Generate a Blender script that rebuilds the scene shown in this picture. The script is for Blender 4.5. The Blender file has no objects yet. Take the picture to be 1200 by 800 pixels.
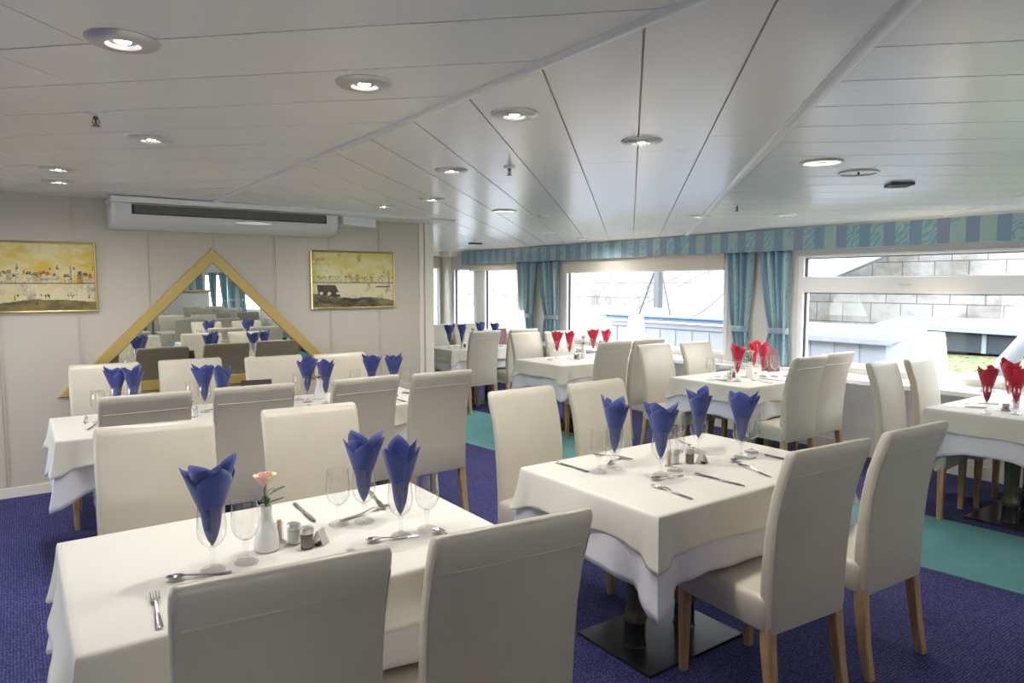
import bpy, bmesh, math, random
from mathutils import Vector, Matrix
random.seed(4)
R = math.radians
sc = bpy.context.scene
COL = sc.collection

# ------------------------------------------------------------ camera, world, exposure
H = 1.57
YAW = R(35.4); TILT = math.atan(67 / 817.0)
cam_d = bpy.data.cameras.new('camera'); cam = bpy.data.objects.new('camera', cam_d); COL.objects.link(cam)
cam_d.sensor_width = 36.0; cam_d.lens = 817.0 / 1200 * 36.0; cam_d.clip_start = 0.05
cam.location = (0, 0, H); cam.rotation_euler = (R(90) - TILT, 0, -YAW)
sc.camera = cam
sc.view_settings.view_transform = 'Standard'
sc.view_settings.look = 'None'
sc.view_settings.gamma = 1.0
sc.view_settings.use_curve_mapping = False
sc.view_settings.exposure = 1.15
try:
    sc.cycles.use_denoising = True
    sc.cycles.max_bounces = 9; sc.cycles.diffuse_bounces = 6; sc.cycles.glossy_bounces = 4
    sc.cycles.transmission_bounces = 8; sc.cycles.transparent_max_bounces = 24
    sc.cycles.caustics_reflective = False; sc.cycles.caustics_refractive = False
    sc.cycles.sample_clamp_indirect = 6.0
except Exception:
    pass
SKY = 5.9           # overcast daylight
LAMP = 14.5          # watts of each ceiling spot
w = bpy.data.worlds.new('world'); sc.world = w; w.use_nodes = True
nt = w.node_tree; bg = nt.nodes['Background']
tc = nt.nodes.new('ShaderNodeTexCoord'); sx = nt.nodes.new('ShaderNodeSeparateXYZ'); cr = nt.nodes.new('ShaderNodeValToRGB')
nt.links.new(tc.outputs['Generated'], sx.inputs[0]); nt.links.new(sx.outputs['Z'], cr.inputs[0]); nt.links.new(cr.outputs[0], bg.inputs[0])
cr.color_ramp.elements[0].color = (0.93, 0.96, 1, 1); cr.color_ramp.elements[1].color = (0.80, 0.88, 1, 1)
bg.inputs[1].default_value = SKY

def ZC(x):                                    # cambered ceiling height
    return 2.225 - 0.0027 * x * x

# ------------------------------------------------------------ materials
def node_mat(name):
    m = bpy.data.materials.new(name); m.use_nodes = True
    return m, m.node_tree, m.node_tree.nodes['Principled BSDF']

def mat(name, col, rough=0.5, metal=0.0, bump=0.0, scale=50.0, var=0.0, spec=0.5, coat=0.0, sheen=0.0):
    m, t, b = node_mat(name)
    b.inputs['Base Color'].default_value = (*col, 1); b.inputs['Roughness'].default_value = rough
    b.inputs['Metallic'].default_value = metal; b.inputs['Specular IOR Level'].default_value = spec
    b.inputs['Coat Weight'].default_value = coat; b.inputs['Sheen Weight'].default_value = sheen
    if bump or var:
        c = t.nodes.new('ShaderNodeTexCoord'); n = t.nodes.new('ShaderNodeTexNoise'); n.inputs['Scale'].default_value = scale
        n.inputs['Detail'].default_value = 3
        t.links.new(c.outputs['Object'], n.inputs['Vector'])
        if bump:
            bp = t.nodes.new('ShaderNodeBump'); bp.inputs['Strength'].default_value = bump; bp.inputs['Distance'].default_value = 0.01
            t.links.new(n.outputs[0], bp.inputs['Height']); t.links.new(bp.outputs[0], b.inputs['Normal'])
        if var:
            r = t.nodes.new('ShaderNodeValToRGB')
            r.color_ramp.elements[0].position = 0.3; r.color_ramp.elements[1].position = 0.7
            r.color_ramp.elements[0].color = (*[max(0, k * (1 - var)) for k in col], 1)
            r.color_ramp.elements[1].color = (*[min(1, k * (1 + var)) for k in col], 1)
            t.links.new(n.outputs[0], r.inputs[0]); t.links.new(r.outputs[0], b.inputs['Base Color'])
    return m

def emis(name, col, s):
    m = bpy.data.materials.new(name); m.use_nodes = True; t = m.node_tree; t.nodes.clear()
    o = t.nodes.new('ShaderNodeOutputMaterial'); e = t.nodes.new('ShaderNodeEmission')
    e.inputs[0].default_value = (*col, 1); e.inputs[1].default_value = s; t.links.new(e.outputs[0], o.inputs[0]); return m

def thin_glass(name, tint=(1, 1, 1), ior=1.5, rough=0.0, boost=1.0, edge=0.0):
    m = bpy.data.materials.new(name); m.use_nodes = True; t = m.node_tree; t.nodes.clear()
    o = t.nodes.new('ShaderNodeOutputMaterial'); mx = t.nodes.new('ShaderNodeMixShader')
    tr = t.nodes.new('ShaderNodeBsdfTransparent'); gl = t.nodes.new('ShaderNodeBsdfGlossy'); f = t.nodes.new('ShaderNodeLayerWeight'); f.inputs[0].default_value = 0.5
    tr.inputs[0].default_value = (*tint, 1); gl.inputs['Roughness'].default_value = rough
    pw = t.nodes.new('ShaderNodeMath'); pw.operation = 'POWER'; pw.inputs[1].default_value = 5.0
    mu = t.nodes.new('ShaderNodeMath'); mu.operation = 'MULTIPLY_ADD'; mu.inputs[1].default_value = 0.85 * boost; mu.inputs[2].default_value = 0.04 * boost; mu.use_clamp = True
    t.links.new(f.outputs['Facing'], pw.inputs[0]); t.links.new(pw.outputs[0], mu.inputs[0]); t.links.new(mu.outputs[0], mx.inputs[0])
    t.links.new(tr.outputs[0], mx.inputs[1]); t.links.new(gl.outputs[0], mx.inputs[2]); t.links.new(mx.outputs[0], o.inputs[0])
    if edge:            # the wall of a blown glass is seen through more glass near its outline
        lw = t.nodes.new('ShaderNodeLayerWeight'); lw.inputs[0].default_value = 0.25
        r = t.nodes.new('ShaderNodeValToRGB'); r.color_ramp.elements[0].position = 0.42; r.color_ramp.elements[1].position = 1.0
        r.color_ramp.elements[0].color = (*tint, 1); r.color_ramp.elements[1].color = (1 - edge, 1 - edge, 1 - edge, 1)
        t.links.new(lw.outputs['Facing'], r.inputs[0]); t.links.new(r.outputs[0], tr.inputs[0])
    return m

def solid_glass(name):
    m, t, b = node_mat(name)
    b.inputs['Transmission Weight'].default_value = 1; b.inputs['Roughness'].default_value = 0.02; b.inputs['IOR'].default_value = 1.45
    b.inputs['Base Color'].default_value = (1, 1, 1, 1); return m

def carpet_mat(name, c1, c2, scale=260):
    m, t, b = node_mat(name)
    c = t.nodes.new('ShaderNodeTexCoord'); v = t.nodes.new('ShaderNodeTexVoronoi'); v.inputs['Scale'].default_value = scale * 0.42
    v.inputs['Randomness'].default_value = 0.35
    n = t.nodes.new('ShaderNodeTexNoise'); n.inputs['Scale'].default_value = 3.0; n.inputs['Detail'].default_value = 6
    r = t.nodes.new('ShaderNodeValToRGB'); r.color_ramp.elements[0].position = 0.05; r.color_ramp.elements[1].position = 0.45
    r.color_ramp.elements[0].color = (*c2, 1); r.color_ramp.elements[1].color = (*c1, 1)
    mx = t.nodes.new('ShaderNodeMix'); mx.data_type = 'RGBA'; mx.blend_type = 'MULTIPLY'; mx.inputs[0].default_value = 0.35
    t.links.new(c.outputs['Object'], v.inputs['Vector']); t.links.new(c.outputs['Object'], n.inputs['Vector'])
    t.links.new(v.outputs['Distance'], r.inputs[0]); t.links.new(r.outputs[0], mx.inputs[6]); t.links.new(n.outputs[0], mx.inputs[7])
    t.links.new(mx.outputs[2], b.inputs['Base Color'])
    bp = t.nodes.new('ShaderNodeBump'); bp.inputs['Strength'].default_value = 0.5; bp.inputs['Distance'].default_value = 0.004; bp.invert = True
    t.links.new(v.outputs['Distance'], bp.inputs['Height']); t.links.new(bp.outputs[0], b.inputs['Normal'])
    b.inputs['Roughness'].default_value = 0.95; b.inputs['Specular IOR Level'].default_value = 0.15
    return m

def drapery_mat(name, axis, period, emit=0.0):
    """striped furnishing fabric: grey blue and sea green bands, feathery turquoise leaves on the green ones"""
    m, t, b = node_mat(name)
    L = t.links.new; N = t.nodes.new
    if axis == 'uv':
        c = N('ShaderNodeUVMap'); src = c.outputs[0]
    else:
        c = N('ShaderNodeTexCoord'); src = c.outputs['Object']
    s = N('ShaderNodeSeparateXYZ'); L(src, s.inputs[0])
    k = s.outputs['X'] if axis == 'uv' else s.outputs['Y']
    dv = N('ShaderNodeMath'); dv.operation = 'DIVIDE'; dv.inputs[1].default_value = period; L(k, dv.inputs[0])
    fr = N('ShaderNodeMath'); fr.operation = 'FRACT'; L(dv.outputs[0], fr.inputs[0])
    fl = N('ShaderNodeMath'); fl.operation = 'FLOOR'; L(dv.outputs[0], fl.inputs[0])
    wn = N('ShaderNodeTexWhiteNoise'); wn.noise_dimensions = '1D'; L(fl.outputs[0], wn.inputs['W'])
    th = N('ShaderNodeMath'); th.operation = 'GREATER_THAN'; th.inputs[1].default_value = 0.46; L(fr.outputs[0], th.inputs[0])
    wv = N('ShaderNodeTexWave'); wv.wave_type = 'BANDS'; wv.bands_direction = 'DIAGONAL'
    wv.inputs['Scale'].default_value = 9.0; wv.inputs['Distortion'].default_value = 9.0; wv.inputs['Detail'].default_value = 1.5
    wv.inputs['Detail Scale'].default_value = 1.2; L(src, wv.inputs['Vector'])
    wt = N('ShaderNodeMath'); wt.operation = 'GREATER_THAN'; wt.inputs[1].default_value = 0.55; L(wv.outputs['Fac'], wt.inputs[0])
    ns = N('ShaderNodeTexNoise'); ns.inputs['Scale'].default_value = 4.0; L(src, ns.inputs['Vector'])
    nth = N('ShaderNodeMath'); nth.operation = 'GREATER_THAN'; nth.inputs[1].default_value = 0.47; L(ns.outputs[0], nth.inputs[0])
    pm = N('ShaderNodeMath'); pm.operation = 'MULTIPLY'; L(wt.outputs[0], pm.inputs[0]); L(nth.outputs[0], pm.inputs[1])
    leaf = N('ShaderNodeMix'); leaf.data_type = 'RGBA'; leaf.inputs[6].default_value = (0.33, 0.47, 0.45, 1); leaf.inputs[7].default_value = (0.17, 0.39, 0.48, 1)
    L(pm.outputs[0], leaf.inputs[0])
    band = N('ShaderNodeMix'); band.data_type = 'RGBA'; band.inputs[6].default_value = (0.23, 0.28, 0.39, 1); band.inputs[7].default_value = (0.17, 0.30, 0.42, 1)
    L(wn.outputs[0], band.inputs[0])
    mx = N('ShaderNodeMix'); mx.data_type = 'RGBA'; L(th.outputs[0], mx.inputs[0]); L(band.outputs[2], mx.inputs[6]); L(leaf.outputs[2], mx.inputs[7])
    L(mx.outputs[2], b.inputs['Base Color'])
    b.inputs['Roughness'].default_value = 0.55; b.inputs['Sheen Weight'].default_value = 0.3
    return m

def wood_mat(name, c1, c2):
    m, t, b = node_mat(name)
    c = t.nodes.new('ShaderNodeTexCoord'); mp = t.nodes.new('ShaderNodeMapping'); mp.inputs['Scale'].default_value = (30, 30, 2.5)
    n = t.nodes.new('ShaderNodeTexNoise'); n.inputs['Scale'].default_value = 2; n.inputs['Detail'].default_value = 6; n.inputs['Distortion'].default_value = 0.6
    r = t.nodes.new('ShaderNodeValToRGB'); r.color_ramp.elements[0].position = 0.35; r.color_ramp.elements[1].position = 0.65
    r.color_ramp.elements[0].color = (*c1, 1); r.color_ramp.elements[1].color = (*c2, 1)
    t.links.new(c.outputs['Object'], mp.inputs[0]); t.links.new(mp.outputs[0], n.inputs['Vector']); t.links.new(n.outputs[0], r.inputs[0])
    t.links.new(r.outputs[0], b.inputs['Base Color']); b.inputs['Roughness'].default_value = 0.4
    return m

def stone_mat(name):
    m, t, b = node_mat(name); L = t.links.new; N = t.nodes.new
    c = N('ShaderNodeTexCoord'); s = N('ShaderNodeSeparateXYZ'); cb = N('ShaderNodeCombineXYZ')
    L(c.outputs['Object'], s.inputs[0]); L(s.outputs['Y'], cb.inputs['X']); L(s.outputs['Z'], cb.inputs['Y'])
    br = N('ShaderNodeTexBrick'); br.inputs['Scale'].default_value = 1.0; br.inputs['Brick Width'].default_value = 0.58; br.inputs['Row Height'].default_value = 0.40
    br.inputs['Mortar Size'].default_value = 0.012; br.inputs['Mortar Smooth'].default_value = 0.3; br.inputs['Bias'].default_value = 0.1
    br.inputs['Color1'].default_value = (0.27, 0.26, 0.245, 1); br.inputs['Color2'].default_value = (0.215, 0.208, 0.195, 1); br.inputs['Mortar'].default_value = (0.10, 0.09, 0.08, 1)
    L(cb.outputs[0], br.inputs['Vector'])
    n = N('ShaderNodeTexNoise'); n.inputs['Scale'].default_value = 1.4; n.inputs['Detail'].default_value = 9; n.inputs['Roughness'].default_value = 0.7
    L(cb.outputs[0], n.inputs['Vector'])
    r = N('ShaderNodeValToRGB'); r.color_ramp.elements[0].position = 0.38; r.color_ramp.elements[1].position = 0.56
    r.color_ramp.elements[0].color = (0.42, 0.38, 0.32, 1); r.color_ramp.elements[1].color = (1, 1, 1, 1)
    L(n.outputs[0], r.inputs[0])
    mx = N('ShaderNodeMix'); mx.data_type = 'RGBA'; mx.blend_type = 'MULTIPLY'; mx.inputs[0].default_value = 0.75
    L(br.outputs['Color'], mx.inputs[6]); L(r.outputs[0], mx.inputs[7]); L(mx.outputs[2], b.inputs['Base Color'])
    b.inputs['Roughness'].default_value = 0.9
    return m

M = {}
M['wall'] = mat('wall_paint', (0.56, 0.51, 0.43), 0.42, bump=0.03, scale=8)
M['wall_w'] = mat('side_wall_paint', (0.72, 0.70, 0.66), 0.5)
M['ceil'] = mat('ceiling_panel', (0.89, 0.875, 0.85), 0.24, spec=0.6)
M['ceil_back'] = mat('ceiling_gap', (0.40, 0.39, 0.37), 0.5)
M['white'] = mat('white_paint', (0.80, 0.80, 0.79), 0.35)
M['upvc'] = mat('white_window_frame', (0.86, 0.85, 0.84), 0.25)
M['cream_trim'] = mat('cream_trim', (0.78, 0.73, 0.64), 0.4)
M['leather'] = mat('cream_leatherette', (0.56, 0.52, 0.425), 0.34, bump=0.22, scale=6, var=0.03)
M['thread'] = mat('beige_thread', (0.50, 0.46, 0.38), 0.7)
M['oak'] = wood_mat('oak_wood', (0.36, 0.22, 0.11), (0.52, 0.35, 0.19))
M['cream_cloth'] = mat('cream_linen', (0.65, 0.63, 0.56), 0.65, bump=0.05, scale=14, sheen=0.2)
M['white_cloth'] = mat('white_linen', (0.68, 0.68, 0.74), 0.7, bump=0.05, scale=12, sheen=0.2)
M['blue_carpet'] = carpet_mat('blue_carpet', (0.040, 0.045, 0.165), (0.22, 0.20, 0.38), 190)
M['green_carpet'] = carpet_mat('turquoise_carpet', (0.15, 0.36, 0.37), (0.24, 0.50, 0.50), 240)
M['blue'] = mat('blue_napkin_paper', (0.028, 0.045, 0.215), 0.75, bump=0.15, scale=300, sheen=0.3)
M['red'] = mat('red_napkin_paper', (0.62, 0.015, 0.05), 0.75, bump=0.15, scale=300, sheen=0.3)
M['bowl'] = thin_glass('wine_glass_bowl', (0.975, 0.975, 0.975), 1.5, 0.0, 2.4, 0.6)
M['foot'] = thin_glass('pressed_glass_foot', (1.0, 1.0, 1.0), 1.5, 0.03, 2.0, 0.15)
M['stemglass'] = solid_glass('pressed_glass')
M['pane'] = thin_glass('window_pane', (0.985, 0.99, 0.99), 1.45, 0.0, 0.35)
M['steel'] = mat('cutlery_steel', (0.62, 0.61, 0.60), 0.16, 1.0)
M['brushed'] = mat('brushed_steel', (0.66, 0.65, 0.63), 0.32, 1.0)
M['satin'] = mat('satin_lamp_ring', (0.62, 0.61, 0.59), 0.35, 0.6)
M['gold'] = mat('gold_paint', (0.52, 0.38, 0.12), 0.36, 0.25)
M['gilt'] = mat('gilt_frame', (0.60, 0.44, 0.18), 0.25, 0.8)
M['mirror'] = mat('mirror_glass', (0.88, 0.92, 0.88), 0.0, 1.0)
M['dark'] = mat('black_plastic', (0.015, 0.014, 0.016), 0.4)
M['grille'] = mat('grey_grille', (0.13, 0.12, 0.11), 0.5)
M['ac'] = mat('white_plastic', (0.74, 0.74, 0.72), 0.3)
M['olive'] = mat('olive_enamel', (0.085, 0.078, 0.028), 0.3, coat=0.4)
M['base'] = mat('black_steel_plate', (0.035, 0.033, 0.036), 0.28, 0.6, bump=0.04, scale=20)
M['ceramic'] = mat('white_porcelain', (0.85, 0.85, 0.84), 0.12)
M['salt'] = mat('salt', (0.86, 0.86, 0.84), 0.8)
M['pepper'] = mat('ground_pepper', (0.17, 0.13, 0.10), 0.9, var=0.4, scale=400)
M['rose'] = mat('rose_petal', (0.74, 0.46, 0.40), 0.55, var=0.15, scale=30)
M['rose_in'] = mat('rose_inner_petal', (0.72, 0.36, 0.36), 0.55)
M['rose_out'] = mat('rose_outer_petal', (0.80, 0.70, 0.38), 0.55, var=0.1, scale=60)
M['leaf'] = mat('rose_leaf', (0.07, 0.14, 0.045), 0.5, var=0.3, scale=60)
M['brownstem'] = mat('brown_stem', (0.13, 0.08, 0.04), 0.6)
M['yellow'] = mat('yellow_plastic', (0.75, 0.68, 0.02), 0.4)
M['maroon'] = mat('maroon_leather', (0.16, 0.045, 0.05), 0.45)
M['choco'] = mat('dark_brown_leather', (0.035, 0.02, 0.022), 0.4)
M['wood_pick'] = mat('toothpick_wood', (0.62, 0.46, 0.28), 0.7, var=0.3, scale=300)
M['greenpaper'] = mat('green_paper', (0.25, 0.42, 0.30), 0.7)
M['blind'] = mat('cream_blind_cloth', (0.72, 0.66, 0.56), 0.8)
M['valance'] = drapery_mat('striped_valance_fabric', 'obj', 0.215)
M['curtain'] = drapery_mat('striped_curtain_fabric', 'uv', 0.20)
M['stone'] = stone_mat('quay_limestone')
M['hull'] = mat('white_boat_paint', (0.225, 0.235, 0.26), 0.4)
M['hullblue'] = mat('blue_rail_paint', (0.085, 0.14, 0.26), 0.45)
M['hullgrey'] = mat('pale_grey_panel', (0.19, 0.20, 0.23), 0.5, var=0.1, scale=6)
M['mast'] = mat('grey_mast_paint', (0.07, 0.07, 0.075), 0.7, var=0.4, scale=60)
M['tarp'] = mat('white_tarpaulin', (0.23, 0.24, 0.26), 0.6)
M['darkwin'] = mat('grey_tinted_window', (0.035, 0.042, 0.05), 0.3, var=0.2, scale=5)
M['bluegrey'] = mat('blue_grey_roof', (0.17, 0.20, 0.23), 0.5)
M['grass'] = mat('weedy_grass', (0.11, 0.125, 0.055), 0.95, var=0.6, scale=16)
M['water'] = mat('river_water', (0.10, 0.13, 0.12), 0.12)
M['rust'] = mat('rope_grey', (0.05, 0.05, 0.055), 0.8)
M['lampon'] = emis('lamp_bulb_glow', (1.0, 0.97, 0.92), 30.0)
M['lampwarm'] = emis('fluorescent_bulb_glow', (1.0, 0.93, 0.72), 1.5)
M['reflector'] = mat('cream_reflector', (0.62, 0.58, 0.42), 0.3, 0.4)
M['shade'] = emis('lit_lamp_shade', (1.0, 0.93, 0.80), 1.15)
M['bottle'] = thin_glass('clear_bottle_plastic', (0.93, 0.96, 0.98), 1.5)

# ------------------------------------------------------------ mesh helpers
class MB:
    def __init__(s): s.v = []; s.f = []; s.m = []; s.uv = None
    def add(s, vs, fs, mi=0, T=None):
        o = len(s.v)
        s.v += [tuple(T @ Vector(p)) if T else tuple(p) for p in vs]
        s.f += [tuple(i + o for i in f) for f in fs]; s.m += [mi] * len(fs); return s
    def box(s, x0, x1, y0, y1, z0, z1, mi=0, T=None):
        v = [(x0, y0, z0), (x1, y0, z0), (x1, y1, z0), (x0, y1, z0), (x0, y0, z1), (x1, y0, z1), (x1, y1, z1), (x0, y1, z1)]
        return s.add(v, [(3, 2, 1, 0), (4, 5, 6, 7), (0, 1, 5, 4), (1, 2, 6, 5), (2, 3, 7, 6), (3, 0, 4, 7)], mi, T)
    def loft(s, rings, caps=True, mi=0, T=None, closed=True):
        n = len(rings[0]); vs = [p for r in rings for p in r]; fs = []
        for i in range(len(rings) - 1):
            for j in range(n if closed else n - 1):
                k = (j + 1) % n
                fs.append((i * n + j, i * n + k, (i + 1) * n + k, (i + 1) * n + j))
        if caps and closed:
            fs.append(tuple(range(n - 1, -1, -1))); fs.append(tuple((len(rings) - 1) * n + j for j in range(n)))
        return s.add(vs, fs, mi, T)
    def lathe(s, prof, n=24, mi=0, T=None, caps=True, flute=None):
        rings = []
        for (r, z) in prof:
            rings.append([(r * math.cos(2 * math.pi * j / n), r * math.sin(2 * math.pi * j / n), z) for j in range(n)])
        return s.loft(rings, caps, mi, T)
    def tube(s, pts, r, n=8, mi=0, T=None):
        pts = [Vector(p) for p in pts]; rings = []
        for i, p in enumerate(pts):
            d = (pts[min(i + 1, len(pts) - 1)] - pts[max(i - 1, 0)]).normalized()
            a = Vector((0, 0, 1)) if abs(d.z) < 0.9 else Vector((1, 0, 0))
            u = d.cross(a).normalized(); v = d.cross(u)
            rr = r[i] if isinstance(r, (list, tuple)) else r
            rings.append([tuple(p + u * rr * math.cos(2 * math.pi * j / n) + v * rr * math.sin(2 * math.pi * j / n)) for j in range(n)])
        return s.loft(rings, True, mi, T)
    def mesh(s, name, mats):
        me = bpy.data.meshes.new(name); me.from_pydata(s.v, [], s.f)
        for m in mats: me.materials.append(m)
        for p, k in zip(me.polygons, s.m): p.material_index = k
        return me

def link(name, me, parent=None, loc=(0, 0, 0), rz=0):
    o = bpy.data.objects.new(name, me); COL.objects.link(o); o.location = loc; o.rotation_euler = (0, 0, rz)
    if parent: o.parent = parent
    return o

def build(name, mb, mats, parent=None, smooth=False, bevel=0.0, fix=True, seg=2, loc=(0, 0, 0), rz=0, angle=35):
    if not isinstance(mats, (list, tuple)): mats = [mats]
    me = mb.mesh(name, mats)
    if fix or bevel:
        bm = bmesh.new(); bm.from_mesh(me)
        if bevel:
            bmesh.ops.bevel(bm, geom=[e for e in bm.edges if len(e.link_faces) == 2 and e.calc_face_angle(0) > R(40)], offset=bevel, segments=seg, affect='EDGES', profile=0.6)
        if fix: bmesh.ops.recalc_face_normals(bm, faces=bm.faces)
        bm.to_mesh(me); bm.free()
    if smooth:
        me.polygons.foreach_set('use_smooth', [True] * len(me.polygons))
        me.set_sharp_from_angle(angle=R(angle))
    me.update()
    return link(name, me, parent, loc, rz)

def tag(o, label=None, cat=None, group=None, kind=None):
    if label: o['label'] = label
    if cat: o['category'] = cat
    if group: o['group'] = group
    if kind: o['kind'] = kind
    return o

def empty(name, loc=(0, 0, 0), rz=0, label=None, cat=None, group=None, kind=None):
    o = bpy.data.objects.new(name, None); COL.objects.link(o); o.location = loc; o.rotation_euler = (0, 0, rz)
    o.empty_display_size = 0.1
    return tag(o, label, cat, group, kind)

def struct(name, mb, mats, **k):
    return tag(build(name, mb, mats, **k), kind='structure')

KIDS = {}
def copy_tree(o, parent=None):
    c = o.copy(); COL.objects.link(c); c.parent = parent
    for k in ('label', 'group'):
        if parent is None and k in c: del c[k]
    for ch in [x for x in bpy.data.objects if x.parent == o]:
        copy_tree(ch, c)
    return c

PROTO = {}
def place(key, loc, rz, label, group, rx=0.0, scale=1.0):
    p = PROTO[key]
    if not p.get('_used'):
        o = p; p['_used'] = 1
    else:
        o = copy_tree(p)
        if '_used' in o: del o['_used']
    o.location = loc; o.rotation_euler = (rx, 0, rz); o.scale = (scale,) * 3
    o['label'] = label
    if group: o['group'] = group
    return o

def rrect(hx, hy, r, n=5):
    """rounded rectangle ring"""
    out = []
    for (cx, cy, a0) in ((hx - r, hy - r, 0), (-hx + r, hy - r, 90), (-hx + r, -hy + r, 180), (hx - r, -hy + r, 270)):
        for i in range(n + 1):
            a = R(a0 + 90 * i / n); out.append((cx + r * math.cos(a), cy + r * math.sin(a)))
    return out

# ------------------------------------------------------------ room shell
XW = 6.30          # window wall plane
YW = 6.25          # mirror wall plane
XL = -3.2          # opposite side of the boat
YB = -9.0          # rear wall
YF = 10.9          # far wall

mb = MB(); mb.box(XL - 0.2, XW + 0.2, YB - 0.2, YF + 0.2, -0.1, 0.0)
struct('floor', mb, M['blue_carpet'])
# turquoise carpet runner let into the floor along the aisle
def aisleL(y): return 4.07 - 0.115 * (y - 1.5)
def aisleR(y): return 5.03 - 0.075 * (y - 1.5)
mb = MB(); rg = []
for y in (-9.0, -4, 1.0, 6.0, 10.9):
    a, b = aisleL(y), aisleR(y); rg.append([(a, y, 0.0), (b, y, 0.0), (b, y, 0.006), (a, y, 0.006)])
mb.loft(rg); r_ = struct('trim_1', mb, M['green_carpet'])

# ceiling: three fields of narrow white panels, clipped to their fields
def clip(poly, a, b, c):                       # keep a*x+b*y<=c
    out = []
    for i in range(len(poly)):
        p, q = poly[i], poly[(i + 1) % len(poly)]
        dp = a * p[0] + b * p[1] - c; dq = a * q[0] + b * q[1] - c
        if dp <= 0: out.append(p)
        if dp * dq < 0:
            t = dp / (dp - dq); out.append((p[0] + (q[0] - p[0]) * t, p[1] + (q[1] - p[1]) * t))
    return out
S2 = 2 ** 0.5
def panel(mb, poly):
    """slab with the underside following the camber"""
    if len(poly) < 3: return
    xs = [p[0] for p in poly]; x0, x1 = min(xs), max(xs)
    x = math.floor(x0 / 0.7) * 0.7
    while x < x1:
        pc = clip(clip(poly, 1, 0, x + 0.7), -1, 0, -x)
        if len(pc) >= 3:
            n = len(pc)
            vs = [(p[0], p[1], ZC(p[0])) for p in pc] + [(p[0], p[1], ZC(p[0]) + 0.02) for p in pc]
            fs = [tuple(range(n - 1, -1, -1))] + [(i, (i + 1) % n, (i + 1) % n + n, i + n) for i in range(n)]
            mb.add(vs, fs)
        x += 0.7
def field(region, ang, base, pitch, joints, gap):
    """region: list of half planes; ang: +1 panels along (1,1), -1 panels along (-1,1)"""
    mb = MB()
    box = [(XL, YB), (XW, YB), (XW, YF), (XL, YF)]
    for k in range(-60, 90):
        lo, hi = base + k * pitch + gap, base + (k + 1) * pitch - gap
        if ang > 0: s = clip(clip(box, 1 / S2, -1 / S2, hi), -1 / S2, 1 / S2, -lo)
        else: s = clip(clip(box, 1 / S2, 1 / S2, hi), -1 / S2, -1 / S2, -lo)
        for (a, b, c) in region: s = clip(s, a, b, c) if len(s) > 2 else []
        if len(s) < 3: continue
        mid = (lo + hi) / 2
        cuts = joints(mid)
        prev = -99.0
        for cu in cuts + [99.0]:
            if ang > 0: q = clip(clip(s, 1 / S2, 1 / S2, cu - 0.002), -1 / S2, -1 / S2, -(prev + 0.002))
            else: q = clip(clip(s, 1 / S2, -1 / S2, cu - 0.002), -1 / S2, 1 / S2, -(prev + 0.002))
            if len(q) > 2: panel(mb, q)
            prev = cu
    return mb
XT = 1.30; UT = 0.62
# field A: left of the first trim; panels along (-1,1); joint coordinate u=(x-y)/sqrt2
fa = field([(1, 0, XT)], -1, 1.745, 0.334, lambda v: [x * S2 - v for x in (-2.3, 0.08)], 0.0035)
# field B: between the trims; panels along (1,1); joint coordinate v=(x+y)/sqrt2, joints at x = 2.58, 4.04...
fb = field([(-1, 0, -XT), (1, -1, UT * S2)], 1, UT - 20 * 0.297, 0.297, lambda u: [x * S2 - u for x in (2.58, 4.03, 5.4)], 0.0035)
fc = field([(-1, 1, -UT * S2), (-1, 0, -XT), ], -1, 2.10 - 20 * 0.315, 0.315, lambda v: [], 0.004)
tag(build('ceiling', fa, M['ceil'], fix=False), kind='structure')
tag(build('ceiling', fb, M['ceil'], fix=False), kind='structure')
tag(build('ceiling', fc, M['ceil'], fix=False), kind='structure')
mb = MB(); rg = []
for i in range(20):
    x = XL + (XW - XL) * i / 19; rg.append([(x, YB, ZC(x) + 0.008), (x, YF, ZC(x) + 0.008), (x, YF, ZC(x) + 0.1), (x, YB, ZC(x) + 0.1)])
mb.loft(rg); struct('ceiling', mb, M['ceil_back'])
def trim_line(name, p, q, wdt, dep, matl):
    mb = MB(); P = Vector((*p, 0)); Q = Vector((*q, 0)); d = (Q - P).normalized(); n = Vector((-d.y, d.x, 0)); rg = []
    for i in range(25):
        c = P.lerp(Q, i / 24); z = ZC(c.x) + 0.002
        prof = [(-wdt / 2, 0), (-wdt / 2, -dep * 0.5), (-wdt / 3, -dep), (wdt / 3, -dep), (wdt / 2, -dep * 0.5), (wdt / 2, 0)]
        rg.append([(c.x + n.x * a, c.y + n.y * a, z + b) for a, b in prof])
    mb.loft(rg); return struct(name, mb, matl, smooth=True, angle=50)
trim_line('trim_2', (XT, YB), (XT, 5.86), 0.040, 0.014, M['white'])
trim_line('trim_3', (XT, XT - UT * S2), (XW - 0.1, XW - 0.1 - UT * S2), 0.050, 0.012, M['white'])
trim_line('trim_4', (5.05, 1.52), (6.15, 2.62), 0.02, 0.01, M['white'])

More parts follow.
